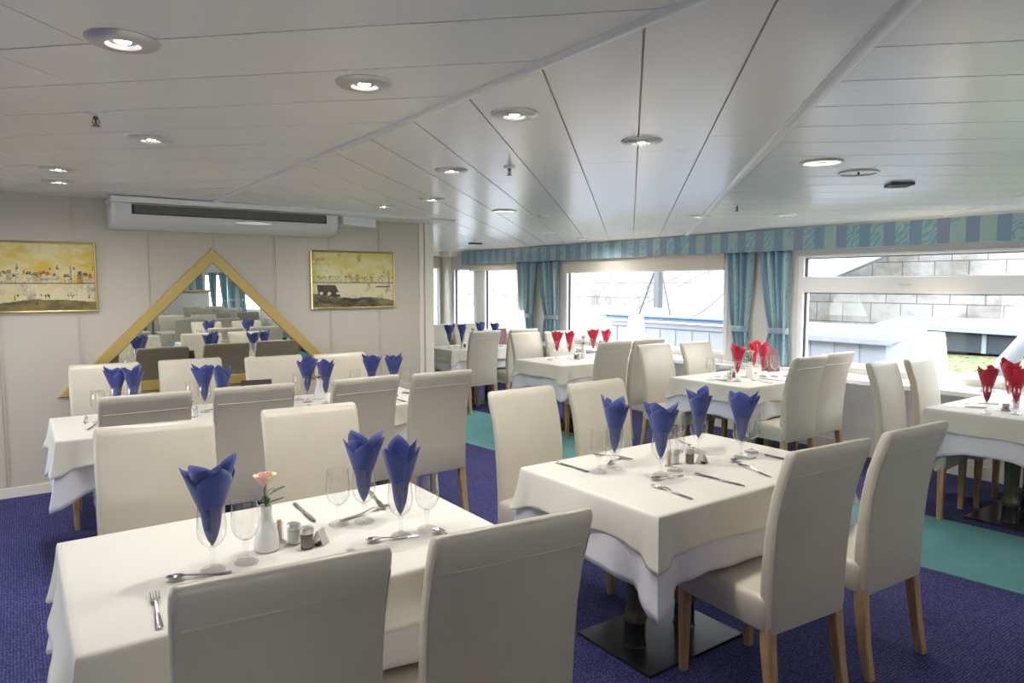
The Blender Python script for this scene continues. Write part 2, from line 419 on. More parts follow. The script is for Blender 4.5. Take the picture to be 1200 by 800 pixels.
# mirror wall with its joint strips, running from the far side to the corner post
mb = MB(); mb.box(XL, 3.44, YW, YW + 0.12, 0, 2.25)
x = 0.355 - 0.4935 * 7
while x < 3.2:
    mb.box(x - 0.014, x - 0.004, YW - 0.007, YW, 0.07, 2.22); mb.box(x + 0.004, x + 0.014, YW - 0.007, YW, 0.07, 2.22); x += 0.4975
struct('wall_back', mb, M['wall'])
mb = MB(); mb.box(3.30, 3.345, YW - 0.012, YW, 0, 2.2); mb.box(3.36, 3.455, YW - 0.018, YW + 0.135, 0, 2.2)
struct('trim_5', mb, M['cream_trim'])
mb = MB(); mb.box(XL, 3.30, YW - 0.014, YW, 0, 0.075); struct('baseboard_back', mb, M['cream_trim'], bevel=0.003)
mb = MB(); mb.box(3.32, 3.44, YW + 0.135, YF, 0, 2.25); struct('wall_corridor', mb, M['wall'])
mb = MB(); mb.box(0.60, 3.50, 5.87, YW, 2.175, 2.215); struct('trim_6', mb, M['white'])
for i in range(5): pass

# window wall: windows (y0, y1) with glass between z0 and z1
WZ0, WZ1 = 0.80, 1.85
WINS = [(9.87, 10.62), (8.62, 9.64), (4.80, 7.55), (1.25, 3.97), (-5.6, -3.0), (-8.6, -6.2)]
mb = MB(); mb.box(XW - 0.02, XW + 0.15, YB, YF, 0, WZ0); mb.box(XW - 0.02, XW + 0.15, YB, YF, WZ1, 2.3)
edges = sorted(WINS); y = YB
for a, b in edges:
    mb.box(XW - 0.02, XW + 0.15, y, a, WZ0, WZ1); y = b
mb.box(XW - 0.02, XW + 0.15, y, YF, WZ0, WZ1)
yy = YB + 0.3
while yy < YF:
    mb.box(XW - 0.024, XW - 0.02, yy, yy + 0.02, 0.12, 0.68); yy += 0.62
struct('wall_window_side', mb, M['wall_w'])
mb = MB(); mb.box(XW - 0.036, XW - 0.02, YB, YF, 0, 0.11); struct('baseboard_window_side', mb, M['cream_trim'], bevel=0.003)
mb = MB(); mb.box(6.06, XW - 0.02, YB, YF, 0.682, 0.722)
mb.box(6.19, XW - 0.02, YB, YF, 0.722, 0.75)
struct('trim_7', mb, M['upvc'], bevel=0.004)

def window(n, y0, y1, x=XW, sgn=1, transom=None, axis='y', blind=False, z0=WZ0, z1=WZ1, fw=0.055):
    """frame ring set into the wall with a pane; axis: the direction the window runs in"""
    def B(mb, a0, a1, d0, d1, zz0, zz1):
        d0, d1 = sorted((x + sgn * d0, x + sgn * d1))
        if axis == 'y': mb.box(d0, d1, a0, a1, zz0, zz1)
        else: mb.box(a0, a1, d0, d1, zz0, zz1)
    root = empty('window_%d' % n, kind='structure')
    mb = MB()
    B(mb, y0, y0 + fw, -0.035, 0.08, z0, z1); B(mb, y1 - fw, y1, -0.035, 0.08, z0, z1)
    B(mb, y0 + fw, y1 - fw, -0.035, 0.08, z0, z0 + fw * 0.7); B(mb, y0 + fw, y1 - fw, -0.035, 0.08, z1 - fw * 0.5, z1)
    if transom: B(mb, y0 + fw, y1 - fw, -0.03, 0.075, transom[0], transom[1])
    build('window_frame', mb, M['upvc'], root, bevel=0.006)
    mb = MB()                                     # rubber seal, dark line round the glass
    g = 0.008
    zs = [(z0 + fw * 0.7, z1 - fw * 0.5)] if not transom else [(z0 + fw * 0.7, transom[0]), (transom[1], z1 - fw * 0.5)]
    for (a, b) in zs:
        B(mb, y0 + fw, y0 + fw + g, -0.005, 0.03, a, b); B(mb, y1 - fw - g, y1 - fw, -0.005, 0.03, a, b)
        B(mb, y0 + fw + g, y1 - fw - g, -0.005, 0.03, b - g, b); B(mb, y0 + fw + g, y1 - fw - g, -0.005, 0.03, a, a + g * 0.5)
    build('seal', mb, M['dark'], root)
    for (a, b) in zs:
        mb = MB(); B(mb, y0 + fw + g, y1 - fw - g, 0.010, 0.016, a, b - g); build('pane', mb, M['pane'], root)
    if transom:
        mb = MB(); B(mb, (y0 + y1) / 2 - 0.05 + 0.35, (y0 + y1) / 2 + 0.05 + 0.35, -0.04, -0.03, 1.56, 1.575)
        build('drip_vent', mb, M['brushed'], root)
    return root
TR = (1.49, 1.64)
for i, (a, b) in enumerate(WINS):
    window(i + 1, a, b, transom=TR if i >= 3 else None)
# opposite side of the boat, a row of windows that lights the left end
mb = MB(); mb.box(XL - 0.15, XL, YB, YW + 0.12, 0, WZ0); mb.box(XL - 0.15, XL, YB, YW + 0.12, WZ1, 2.3)
LW = [(3.2, 5.7), (-8.7, -6.3)]; y = YB
for a, b in sorted(LW): mb.box(XL - 0.15, XL, y, a, WZ0, WZ1); y = b
mb.box(XL - 0.15, XL, y, YW + 0.12, WZ0, WZ1)
struct('wall_left', mb, M['wall_w'])
for i, (a, b) in enumerate(LW): window(20 + i, a, b, x=XL, sgn=-1)
# far wall and its tall narrow window, corner pillar
FW = (5.99, 6.16)
mb = MB(); mb.box(3.32, FW[0], YF, YF + 0.12, 0, 2.3); mb.box(FW[1], XW + 0.15, YF, YF + 0.12, 0, 2.3)
mb.box(FW[0], FW[1], YF, YF + 0.12, 0, 0.82); mb.box(FW[0], FW[1], YF, YF + 0.12, 1.87, 2.3)
struct('wall_far', mb, M['wall'])
window(11, FW[0], FW[1], x=YF, axis='x', z0=0.82, z1=1.87, fw=0.03)
mb = MB(); mb.box(6.02, XW - 0.02, 10.32, YF, 2.045, 2.14); mb.box(3.44, 6.02, 10.6, YF, 2.06, 2.2)
struct('trim_8', mb, M['cream_trim'])
mb = MB(); mb.box(6.20, XW - 0.02, 10.66, YF, 0, 2.05); struct('trim_9', mb, M['cream_trim'], bevel=0.004)
# rear wall with windows (seen in the mirror)
BW = [(2.6, 3.9), (4.4, 5.1), (5.5, 6.15), (-2.6, -0.2)]
mb = MB(); mb.box(XL - 0.15, XW + 0.15, YB - 0.12, YB, 0, WZ0); mb.box(XL - 0.15, XW + 0.15, YB - 0.12, YB, WZ1, 2.3); x = XL - 0.15
for a, b in sorted(BW): mb.box(x, a, YB - 0.12, YB, WZ0, WZ1); x = b
mb.box(x, XW + 0.15, YB - 0.12, YB, WZ0, WZ1)
struct('wall_rear', mb, M['wall_w'])
for i, (a, b) in enumerate(BW): window(30 + i, a, b, x=YB, sgn=-1, axis='x')

# ------------------------------------------------------------ valance, blind, curtains
mb = MB(); mb.box(6.165, 6.185, -8.9, 10.14, 1.90, 2.105); mb.box(6.185, XW - 0.02, 10.12, 10.14, 1.90, 2.105)
o = build('valance', mb, M['valance'])
tag(o, 'long striped blue and green fabric valance running above all the windows', 'valance')
def blind(y0, y1, zb, label):
    r = empty('roller_blind', (6.24, (y0 + y1) / 2, zb), label=label, cat='blind')
    mb = MB(); mb.box(-0.004, 0.004, y0 - (y0 + y1) / 2, y1 - (y0 + y1) / 2, 0.01, 2.0 - zb); build('blind_cloth', mb, M['blind'], r)
    mb = MB(); mb.box(-0.012, 0.012, y0 - (y0 + y1) / 2, y1 - (y0 + y1) / 2, -0.012, 0.012); build('bottom_bar', mb, M['cream_trim'], r, bevel=0.003)
blind(4.83, 7.55, 1.735, 'cream roller blind drawn up at the top of the big middle window')
blind(8.66, 10.0, 1.80, 'short cream roller blind at the top of the far narrow window')

def curtain_panel(yt0, yt1, yk0, yk1, yb0, yb1, ztop, zk, zbot, seed, folds=5, xc=6.215):
    """pleated panel gathered at height zk"""
    rnd = random.Random(seed); n = folds * 14; rows = 26
    mb = MB(); vs = []; uv = []
    ph = [rnd.uniform(0.8, 1.2) for _ in range(folds + 2)]
    for i in range(rows + 1):
        t = i / rows; z = ztop + (zbot - ztop) * t
        if z > zk:
            s = (ztop - z) / (ztop - zk); e = s ** 1.7
            a = yt0 + (yk0 - yt0) * e; b = yt1 + (yk1 - yt1) * e; amp = 0.035 - 0.008 * e
        else:
            s = (zk - z) / (zk - zbot); e = min(1, s * 2.2) ** 0.7
            a = yk0 + (yb0 - yk0) * e; b = yk1 + (yb1 - yk1) * e; amp = 0.027
        for j in range(n + 1):
            u = j / n; w = u * folds
            k = int(min(w, folds - 1e-6)); a_ = amp * ph[k]
            yv = a + (b - a) * (u + 0.006 * math.sin(5 * t + j))
            vs.append((xc + a_ * math.sin(2 * math.pi * w) * (0.85 + 0.15 * math.sin(9 * t + k)), yv, z))
            uv.append((u * 1.15, z))
    m = n + 1
    fs = [(i * m + j, i * m + j + 1, (i + 1) * m + j + 1, (i + 1) * m + j) for i in range(rows) for j in range(n)]
    mb.add(vs, fs)
    return mb, uv
def curtain(yc, wid, label, base_y, seed):
    root = empty('curtain', (6.215, yc, 0.74), label=label, cat='curtain')
    h = wid / 2
    sides = [(-h, 0.03 * -1, -h + 0.02, -h * 0.42, -h * 1.0, -h * 0.30), (0.03, h, h * 0.25, h * 0.80, h * 0.2, h * 0.72)]
    for q, (t0, t1, k0, k1, b0, b1) in enumerate(sides):
        mb, uv = curtain_panel(t0, t1, k0, k1, b0, b1, 1.165, 0.36, 0.0, seed + q, folds=4, xc=0.0)
        ob = build('curtain_panel', mb, M['curtain'], root, smooth=True, angle=180, fix=False)
        me = ob.data; ul = me.uv_layers.new(name='UVMap')
        for lp in me.loops: ul.data[lp.index].uv = uv[lp.vertex_index]
        sm = ob.modifiers.new('thick', 'SOLIDIFY'); sm.thickness = 0.003
        mb = MB(); rr = []
        kc, kw = (k0 + k1) / 2, (k1 - k0) / 2 + 0.012
        for z in (0.335, 0.345, 0.385, 0.395):
            e = 0.0 if z in (0.335, 0.395) else 0.004
            rr.append([((0.036 + e) * math.cos(a), kc + (kw + e) * math.sin(a), z) for a in [2 * math.pi * j / 24 for j in range(24)]])
        tb = build('tieback', mb.loft(rr), M['curtain'], ob, smooth=True)
        ul = tb.data.uv_layers.new(name='UVMap')
        for lp in tb.data.loops:
            v = tb.data.vertices[lp.vertex_index].co; ul.data[lp.index].uv = (v.y * 0.6, v.z)
    return root
curtain(8.12, 0.98, 'teal striped pair of tied curtains at the far end, left of the big window', 0, 5)
curtain(4.40, 0.76, 'teal striped pair of tied curtains between the two large windows', 0, 11)
curtain(0.80, 0.80, 'striped tied curtains beyond the right edge of the view', 0, 17)
for k, xx in enumerate((4.15, 4.78, 5.30)):
    c = curtain(0, 0.5 if k else 0.42, ['striped curtain at the rear windows, left one in the mirror', 'striped curtain at the rear windows, middle one in the mirror', 'striped curtain at the rear windows, right one in the mirror'][k], 0, 30 + k)
    c.location = (xx, YB + 0.09, 0.74); c.rotation_euler = (0, 0, R(90))

# ------------------------------------------------------------ mirror wall: mirror, pictures, air conditioner
r = empty('triangular_mirror', (1.355, YW, 0.715), label='large triangular wall mirror in a flat gold frame', cat='mirror')
A, Bp, Cp = Vector((0, 1.155)), Vector((-1.135, 0)), Vector((1.135, 0))
def inset(d):
    # incircle based inset
    a = (Bp - Cp).length; b = (A - Cp).length; c = (A - Bp).length; I = (a * A + b * Bp + c * Cp) / (a + b + c)
    s = (a + b + c) / 2; rr = (s * (s - a) * (s - b) * (s - c)) ** 0.5 / s
    k = (rr - d) / rr
    return [I + (P - I) * k for P in (A, Bp, Cp)]
def ring3(d, y): return [(p.x, y, p.y) for p in inset(d)]
mb = MB(); rgs = [ring3(0, -0.002), ring3(0, -0.018), ring3(0.006, -0.024), ring3(0.078, -0.024), ring3(0.084, -0.016), ring3(0.084, -0.004)]
mb.loft(rgs, caps=False); build('frame', mb, M['gold'], r)
mb = MB(); mb.loft([ring3(0.083, -0.006), ring3(0.083, -0.009)]); build('mirror_glass', mb, M['mirror'], r)

def painting(cx, zc, w_, h_, variant, label):
    r = empty('framed_painting', (cx, YW, zc - h_ / 2), label=label, cat='painting')
    fw = 0.016
    def rr(d, y): return [(-w_ / 2 + d, y, d), (w_ / 2 - d, y, d), (w_ / 2 - d, y, h_ - d), (-w_ / 2 + d, y, h_ - d)]
    mb = MB(); mb.loft([rr(0, -0.002), rr(0, -0.028), rr(0.004, -0.032), rr(fw - 0.003, -0.030), rr(fw, -0.022), rr(fw, -0.006)], caps=False)
    build('frame', mb, M['gilt'], r)
    NX, NZ = 150, 94; mb = MB(); vs = []; cols = []
    rnd = random.Random(7 + variant)
    cell = {}
    def ns(x, z, s):
        def g(i, j): return cell.setdefault((i, j, s), rnd.random())
        x *= s; z *= s; i, j = math.floor(x), math.floor(z); fx, fz = x - i, z - j
        fx = fx * fx * (3 - 2 * fx); fz = fz * fz * (3 - 2 * fz)
        return (g(i, j) * (1 - fx) + g(i + 1, j) * fx) * (1 - fz) + (g(i, j + 1) * (1 - fx) + g(i + 1, j + 1) * fx) * fz
    def fb(x, z, s): return 0.5 * ns(x, z, s) + 0.3 * ns(x, z * 1.3, s * 2.3) + 0.2 * ns(x, z, s * 6)
    def mixc(a, b, t): t = max(0, min(1, t)); return tuple(a[k] * (1 - t) + b[k] * t for k in range(3))
    yel, pale, och = (0.62, 0.43, 0.045), (0.66, 0.58, 0.30), (0.42, 0.25, 0.03)
    dk, wh, red = (0.04, 0.03, 0.02), (0.62, 0.56, 0.40), (0.28, 0.05, 0.03)
    if variant: yel, pale = (0.58, 0.50, 0.14), (0.64, 0.60, 0.34)
    builds = []; x = 0.0
    while x < 1:                                   # little town: houses and towers side by side
        ww = rnd.uniform(0.018, 0.06); tower = rnd.random() < 0.3
        builds.append((x, ww * (0.45 if tower else 1), rnd.uniform(0.17, 0.25) if tower else rnd.uniform(0.08, 0.16), rnd.choice([wh, wh, wh, wh, och, (0.5, 0.42, 0.22)]), rnd.choice([dk, red, (0.13, 0.07, 0.04)]), tower)); x += ww
    hz = 0.40 if not variant else 0.44
    def colr(u, v):
        f = fb(u, v, 5)
        if v > hz: c = mixc(yel, pale, (f - 0.32) * 2.6); c = mixc(c, och, (fb(u + 9, v * 0.5, 7) - 0.68) * 5)
        else: c = mixc(pale, wh, f * 1.2); c = mixc(c, (0.30, 0.27, 0.20), (fb(u * 2, v + 5, 6) - 0.55) * 3.5); c = mixc(c, yel, (fb(u + 3, v, 8) - 0.6) * 3)
        sc_ = 1.0 if not variant else 0.75
        for (bx, bw, bh, bc, rc, tw) in builds:
            if bx <= u < bx + bw:
                top = hz + bh * sc_
                if hz <= v < top: c = mixc(mixc(bc, c, 0.10 + 0.35 * variant), dk, 0.65 if ns(u * 3, v * 3, 30) > 0.70 else 0.0)
                elif top <= v < top + (0.085 if tw else 0.045) * sc_:
                    k = (v - top) / ((0.085 if tw else 0.045) * sc_)
                    if abs(u - bx - bw / 2) < bw / 2 * (1 - k * (1 if tw else 0.35)): c = mixc(rc, c, 0.3 * variant + 0.3 * (ns(u, v, 40) > 0.5))
        if abs(v - hz) < 0.012: c = mixc(c, dk, 0.7)
        if not variant:
            bank = 0.10 + 0.07 * ns(u, 0, 4)
            if v < bank: c = mixc(dk, (0.28, 0.22, 0.06), fb(u, v, 9) * 1.1)
            if 0.08 < v < 0.24 and u > 0.35 and ns(u * 4, v * 0.8 + u * 2, 22) > 0.80: c = dk
            if u < 0.24 and 0.12 < v < 0.19 - 0.25 * max(0, u - 0.12): c = red if fb(u, v, 9) > 0.5 else dk
        else:
            if 0.0 < u < 0.33 and 0.19 < v < 0.40:
                lim = 0.05 + 0.1 * (0.4 - v)
                if u < 0.27 + (0.40 - v) * 0.3 and u > lim: c = mixc((0.13, 0.07, 0.045), dk, fb(u, v, 12) * 1.4) if v > 0.27 else (dk if ns(u, v, 20) > 0.35 else wh)
            if v < 0.20 - 0.10 * u + 0.05 * ns(u, 0, 8): c = mixc((0.22, 0.20, 0.08), dk, (fb(u, v, 10) - 0.3) * 2.2)
            if 0.77 < u < 0.96 and abs(v - 0.365) < 0.008: c = dk
        return c
    ins = fw * 0.9; W2, H2 = w_ - 2 * ins, h_ - 2 * ins
    for j in range(NZ):
        for i in range(NX):
            vs.append((-W2 / 2 + W2 * i / (NX - 1), -0.014, ins + H2 * j / (NZ - 1))); cols.append(colr(i / NX, j / NZ))
    fs = [(j * NX + i, j * NX + i + 1, (j + 1) * NX + i + 1, (j + 1) * NX + i) for j in range(NZ - 1) for i in range(NX - 1)]
    mb.add(vs, fs); ob = build('canvas', mb, M['canvas%d' % variant], r, fix=False)
    at = ob.data.color_attributes.new('paint', 'FLOAT_COLOR', 'POINT')
    for k, c in enumerate(cols): at.data[k].color = (*c, 1)
    sm = ob.modifiers.new('thick', 'SOLIDIFY'); sm.thickness = 0.006
for v in (0, 1):
    m, t, b = node_mat('oil_painting_%d' % v); a = t.nodes.new('ShaderNodeVertexColor'); a.layer_name = 'paint'
    t.links.new(a.outputs[0], b.inputs['Base Color']); b.inputs['Roughness'].default_value = 0.4; M['canvas%d' % v] = m
painting(0.10, 1.625, 0.83, 0.525, 0, 'yellow framed townscape painting at the left edge of the view')
painting(2.605, 1.612, 0.83, 0.535, 1, 'yellow framed river townscape painting right of the mirror')

r = empty('air_conditioner', (1.50, YW, 1.99), label='white wall mounted air conditioner above the mirror', cat='air conditioner')
def ac_ring(x, s=1.0, cz=0.1):
    pr_ = [(0.0, 0.005), (-0.10, 0.0), (-0.20, 0.022), (-0.26, 0.06), (-0.292, 0.11), (-0.30, 0.16), (-0.30, 0.183), (0.0, 0.183)]
    return [(x, yy * s, cz + (zz - cz) * (s * 0.5 + 0.5)) for yy, zz in pr_]
mb = MB(); mb.loft([ac_ring(-0.895, 0.93), ac_ring(-0.87, 1.0), ac_ring(0.78, 1.0), ac_ring(0.835, 0.96), ac_ring(0.875, 0.82), ac_ring(0.895, 0.6)])
build('body', mb, M['ac'], r, smooth=True, angle=30)
mb = MB(); mb.box(-0.76, 0.74, -0.312, -0.296, 0.105, 0.176); build('grille_surround', mb, M['dark'], r, bevel=0.002)
mb = MB()
for k in range(4): mb.box(-0.745, 0.725, -0.316, -0.311, 0.113 + k * 0.0152, 0.113 + k * 0.0152 + 0.0135)
build('grille', mb, M['grille'], r)
mb = MB(); rg = []
for k in range(2):
    rg.append([(0.12 + 0.15 * math.cos(2 * math.pi * j / 20), -0.300 - 0.008 * k, 0.078 + 0.012 * math.sin(2 * math.pi * j / 20)) for j in range(20)])
build('display_panel', mb.loft(rg), M['brushed'], r)
mb = MB(); mb.loft([[(-0.897, -0.09, 0.06), (-0.897, -0.24, 0.07), (-0.897, -0.27, 0.15), (-0.897, -0.09, 0.15)], [(-0.903, -0.10, 0.065), (-0.903, -0.235, 0.075), (-0.903, -0.262, 0.145), (-0.903, -0.10, 0.145)]])
build('side_cover', mb, M['ac'], r)
mb = MB(); mb.loft([[(2.40, 5.96, 2.10), (2.40, YW, 2.10), (2.40, YW, 2.176), (2.40, 5.96, 2.176)], [(2.80, 6.16, 2.10), (2.80, YW, 2.10), (2.80, YW, 2.176), (2.80, 6.16, 2.176)]])
tag(build('pipe_casing', mb, M['white'], bevel=0.004), 'white boxed pipe casing beside the air conditioner', 'pipe casing')
r = empty('wall_vent', (1.30, YW, 2.03), label='flat white slotted vent strip on the wall above the mirror', cat='vent')
mb = MB(); mb.box(-0.40, 0.40, -0.012, 0, -0.03, 0.04); build('vent_plate', mb, M['wall'], r, bevel=0.003)
mb = MB(); mb.box(-0.36, 0.36, -0.016, -0.012, 0.018, 0.026); build('slot', mb, M['grille'], r)
r = empty('wall_socket', (2.12, YW, 2.035), label='small round white socket under the air conditioner', cat='socket')
T = Matrix.Rotation(R(90), 4, 'X')
mb = MB(); mb.lathe([(0.0, 0), (0.03, 0), (0.028, 0.012), (0.018, 0.016), (0.0, 0.016)], 20, T=T); build('socket_plate', mb, M['white'], r, smooth=True)
mb = MB(); mb.lathe([(0.0, 0.0155), (0.009, 0.0155), (0.009, 0.019), (0.0, 0.019)], 12, T=T); build('socket_hole', mb, M['dark'], r)

# ------------------------------------------------------------ ceiling fittings
def light(parent, loc, watts, size, col=(1, 0.965, 0.92), spot=True, name='lamp_light'):
    d = bpy.data.lights.new(name, 'SPOT' if spot else 'POINT'); d.energy = watts; d.color = col
    d.shadow_soft_size = size
    if spot: d.spot_size = R(168); d.spot_blend = 1.0
    o = bpy.data.objects.new(name, d); COL.objects.link(o); o.parent = parent; o.location = loc
    return o
def make_downlight():
    r = empty('ceiling_spotlight', cat='ceiling light')
    mb = MB(); mb.lathe([(0.034, -0.004), (0.044, -0.013), (0.082, -0.010), (0.092, -0.002), (0.092, 0.004), (0.034, 0.004)], 40, caps=False); build('lamp_ring', mb, M['satin'], r, smooth=True)
    mb = MB(); mb.lathe([(0.0, 0.0), (0.034, -0.003), (0.034, 0.004), (0.0, 0.004)], 24); build('lamp_holder', mb, M['brushed'], r, smooth=True)
    mb = MB(); mb.lathe([(0.0, -0.0085), (0.012, -0.008), (0.02, -0.004), (0.02, 0.0), (0, 0)], 20); build('bulb', mb, M['lampon'], r, smooth=True)
    light(r, (0, 0, -0.03), LAMP, 0.03)
    return r
PROTO['spot'] = make_downlight()
spots = [(0.268, 2.186, 'large glowing ceiling spotlight nearest the top left corner'),
         (0.957, 2.175, 'glowing ceiling spotlight, second from the left in the front row'),
         (1.583, 2.211, 'ceiling spotlight just right of the diagonal trim'),
         (2.321, 2.262, 'ceiling spotlight, rightmost of the front row, on a dark joint'),
         (0.53, 3.549, 'ceiling spotlight between the sprinkler and the air conditioner'),
         (0.23, 4.761, 'ceiling spotlight at the far left, front one of two close together'),
         (0.259, 5.342, 'ceiling spotlight at the far left, rear one of two close together'),
         (2.041, 3.462, 'ceiling spotlight left of the middle sprinkler'),
         (2.581, 4.658, 'ceiling spotlight above the corner end of the mirror wall'),
         (2.485, 5.299, 'small ceiling spotlight near the pipe casing'),
         (4.876, 4.046, 'flat ceiling spotlight at the end of the second diagonal trim'),
         (5.253, 3.468, 'flat ceiling spotlight above the curtain between the large windows'),
         (4.957, 6.274, 'flat ceiling spotlight over the middle table with red napkins'),
         (5.748, 6.545, 'small ceiling spotlight close to the striped valance in the middle'),
         (5.60, 9.25, 'small ceiling spotlight at the far end near the striped valance')]
for (x, y, lb) in spots: place('spot', (x, y, ZC(x) - 0.001), 0, lb, 'ceiling spotlights')
for x in (-2.2, 0.3, 2.3, 4.6):  # fill lamps added behind the viewpoint to raise the ambient light
    for y in (-1.0, -4.2, -7.2):
        place('spot', (x, y, ZC(x) - 0.001), 0, 'added fill spotlight behind the viewpoint', 'added fill spotlights behind the viewpoint')
for (x, y) in ((-2.0, 2.2), (-2.0, 4.7)): place('spot', (x, y, ZC(x) - 0.001), 0, 'ceiling spotlight beyond the left edge of the view', 'ceiling spotlights beyond the left edge')
def big_light(x, y, lit, label):
    r = empty('recessed_ceiling_lamp', (x, y, ZC(x)), label=label, cat='ceiling light')
    mb = MB(); mb.lathe([(0.088, -0.002), (0.090, -0.009), (0.104, -0.006), (0.106, 0.0), (0.088, 0.002)], 40, caps=False); build('lamp_ring', mb, M['satin'], r, smooth=True)
    mb = MB(); mb.lathe([(0.0, 0.001), (0.089, -0.003), (0.089, 0.002), (0, 0.006)], 32); build('reflector', mb, M['lampwarm'] if lit else M['reflector'], r, smooth=True)
    if not lit:
        mb = MB(); mb.lathe([(0, -0.012), (0.006, -0.012), (0.006, 0), (0, 0)], 10); build('lamp_cap', mb, M['dark'], r)
    if lit: light(r, (0, 0, -0.03), LAMP * 1.0, 0.08, (1, 0.90, 0.72))
big_light(3.403, 2.046, True, 'round recessed ceiling lamp lit cream, right of the second diagonal trim')
big_light(3.828, 2.082, False, 'round recessed ceiling lamp, unlit, beside the lit cream one')
big_light(3.429, 4.938, True, 'oval looking lit ceiling lamp farther back, left of a pair')
big_light(3.888, 5.045, False, 'round recessed ceiling lamp farther back, right and unlit of a pair')
def sprinkler(x, y, label):
    r = empty('fire_sprinkler', (x, y, ZC(x)), label=label, cat='sprinkler')
    mb = MB(); mb.lathe([(0, 0), (0.032, 0), (0.030, -0.006), (0.012, -0.012), (0, -0.012)], 24); build('flange', mb, M['white'], r, smooth=True)
    mb = MB(); mb.lathe([(0, -0.010), (0.009, -0.010), (0.009, -0.022), (0.004, -0.024), (0.0035, -0.046), (0.016, -0.047), (0.016, -0.049), (0, -0.049)], 14)
    for s in (-1, 1): mb.tube([(0.008 * s, 0, -0.02), (0.013 * s, 0, -0.03), (0.006 * s, 0, -0.046)], 0.0018, 6)
    build('sprinkler_head', mb, M['copper'], r, smooth=True)
M['copper'] = mat('bronze_sprinkler', (0.16, 0.07, 0.04), 0.35, 0.8)
sprinkler(0.284, 3.167, 'small bronze fire sprinkler hanging at upper left')
sprinkler(2.234, 3.168, 'small bronze fire sprinkler hanging in the middle of the ceiling')
sprinkler(4.498, 3.378, 'small fire sprinkler above the right end of the middle window')
r = empty('ceiling_speaker', (4.365, 2.12, ZC(4.365)), rz=R(45), label='small black slotted box on the ceiling at right', cat='ceiling box')
mb = MB(); mb.box(-0.065, 0.065, -0.065, 0.065, -0.018, 0.0); build('housing', mb, M['dark'], r, bevel=0.003)
mb = MB()
for k in range(6): mb.box(-0.055, 0.055, -0.05 + k * 0.018, -0.042 + k * 0.018, -0.021, -0.018)
build('louvre', mb, M['grille'], r)
r = empty('ceiling_detector', (4.934, 7.771, ZC(4.934)), label='dark bar shaped detector hanging from the far ceiling', cat='detector')
mb = MB(); mb.tube([(0, 0, 0), (0, 0, -0.05)], 0.012, 10); build('stem', mb, M['brushed'], r)
mb = MB(); mb.box(-0.09, 0.09, -0.03, 0.03, -0.07, -0.048); build('sensor_bar', mb, M['dark'], r, bevel=0.004)

# ------------------------------------------------------------ chair
def make_chair():
    r = empty('dining_chair', cat='chair')
    # seat: padded box with a domed top and a skirt
    mb = MB(); rg = []
    for (z, s, rad) in ((0.345, 0.985, 0.03), (0.35, 1.0, 0.035), (0.425, 1.0, 0.035), (0.447, 0.995, 0.035), (0.461, 0.965, 0.04), (0.468, 0.90, 0.045), (0.472, 0.7, 0.05), (0.474, 0.3, 0.03)):
        k = 1.0; rg.append([(x * k, y * k, z) for x, y in rrect(0.222 * s, 0.225 * s, rad * s)])
    mb.loft(rg); build('seat', mb, M['leather'], r, smooth=True, angle=50)
    # backrest: y front, y rear at each height
    prof = [(0.335, -0.180, -0.238, 0.205), (0.345, -0.178, -0.242, 0.208), (0.50, -0.180, -0.243, 0.211), (0.62, -0.188, -0.248, 0.214), (0.74, -0.202, -0.258, 0.216),
            (0.84, -0.222, -0.276, 0.217), (0.92, -0.245, -0.300, 0.218), (0.965, -0.260, -0.318, 0.218), (0.988, -0.268, -0.324, 0.2175), (1.003, -0.277, -0.320, 0.214), (1.009, -0.287, -0.311, 0.207)]
    mb = MB(); rg = []
    for (z, yf, yr, hx) in prof:
        c = (yf + yr) / 2; hy = (yf - yr) / 2; rad = min(0.021, hy * 0.75)
        rg.append([(x, c + y, z - 0.25 * (0.0 if z < 0.9 else (y)) ) for x, y in rrect(hx, hy, rad, 4)])
    mb.loft(rg); b = build('backrest', mb, M['leather'], r, smooth=True, angle=60)
    # stitched welt across the upper rear
    mb = MB(); mb.tube([(-0.197, -0.2985, 0.915), (-0.1, -0.2985, 0.915), (0.0, -0.2985, 0.915), (0.1, -0.2985, 0.915), (0.197, -0.2985, 0.915)], 0.0026, 6)
    for s in (-1, 1):
        mb.tube([(0.2035 * s, -0.2355, 0.36), (0.2055 * s, -0.2365, 0.50), (0.2085 * s, -0.2415, 0.62), (0.2105 * s, -0.2515, 0.74), (0.2115 * s, -0.2695, 0.84), (0.2125 * s, -0.2925, 0.915), (0.2125 * s, -0.309, 0.958)], 0.002, 6)
    build('welt', mb, M['leather'], b, smooth=True)
    def leg(pts):
        mb = MB(); rg = []
        for (x, y, z, s) in pts: rg.append([(x + a, y + c, z) for a, c in rrect(s, s, 0.004, 1)])
        mb.loft(rg); build('leg', mb, M['oak'], r)
    for s in (-1, 1):
        leg([(0.194 * s, -0.262, 0.0, 0.017), (0.193 * s, -0.235, 0.14, 0.020), (0.19 * s, -0.216, 0.28, 0.022), (0.188 * s, -0.211, 0.36, 0.022)])
        leg([(0.192 * s, 0.196, 0.0, 0.016), (0.192 * s, 0.196, 0.36, 0.022)])
    return r
PROTO['chair'] = make_chair()
def chair(x, ytop, far, label, group, rot=0.0, X=None):
    """ytop: where the top rear edge of the backrest is; far: chair on the far side facing the viewer"""
    if far: place('chair', (x, ytop - 0.30, 0), R(180 + rot), label, group)
    else: place('chair', (x, ytop + 0.30, 0), R(rot), label, group)

fx = math.tan(YAW)
def xat(px, Y):                                   # X on the line of sight of image column px at depth Y
    a = YAW + math.atan((px - 600) / 817.0 * math.cos(TILT)); return math.tan(a) * Y

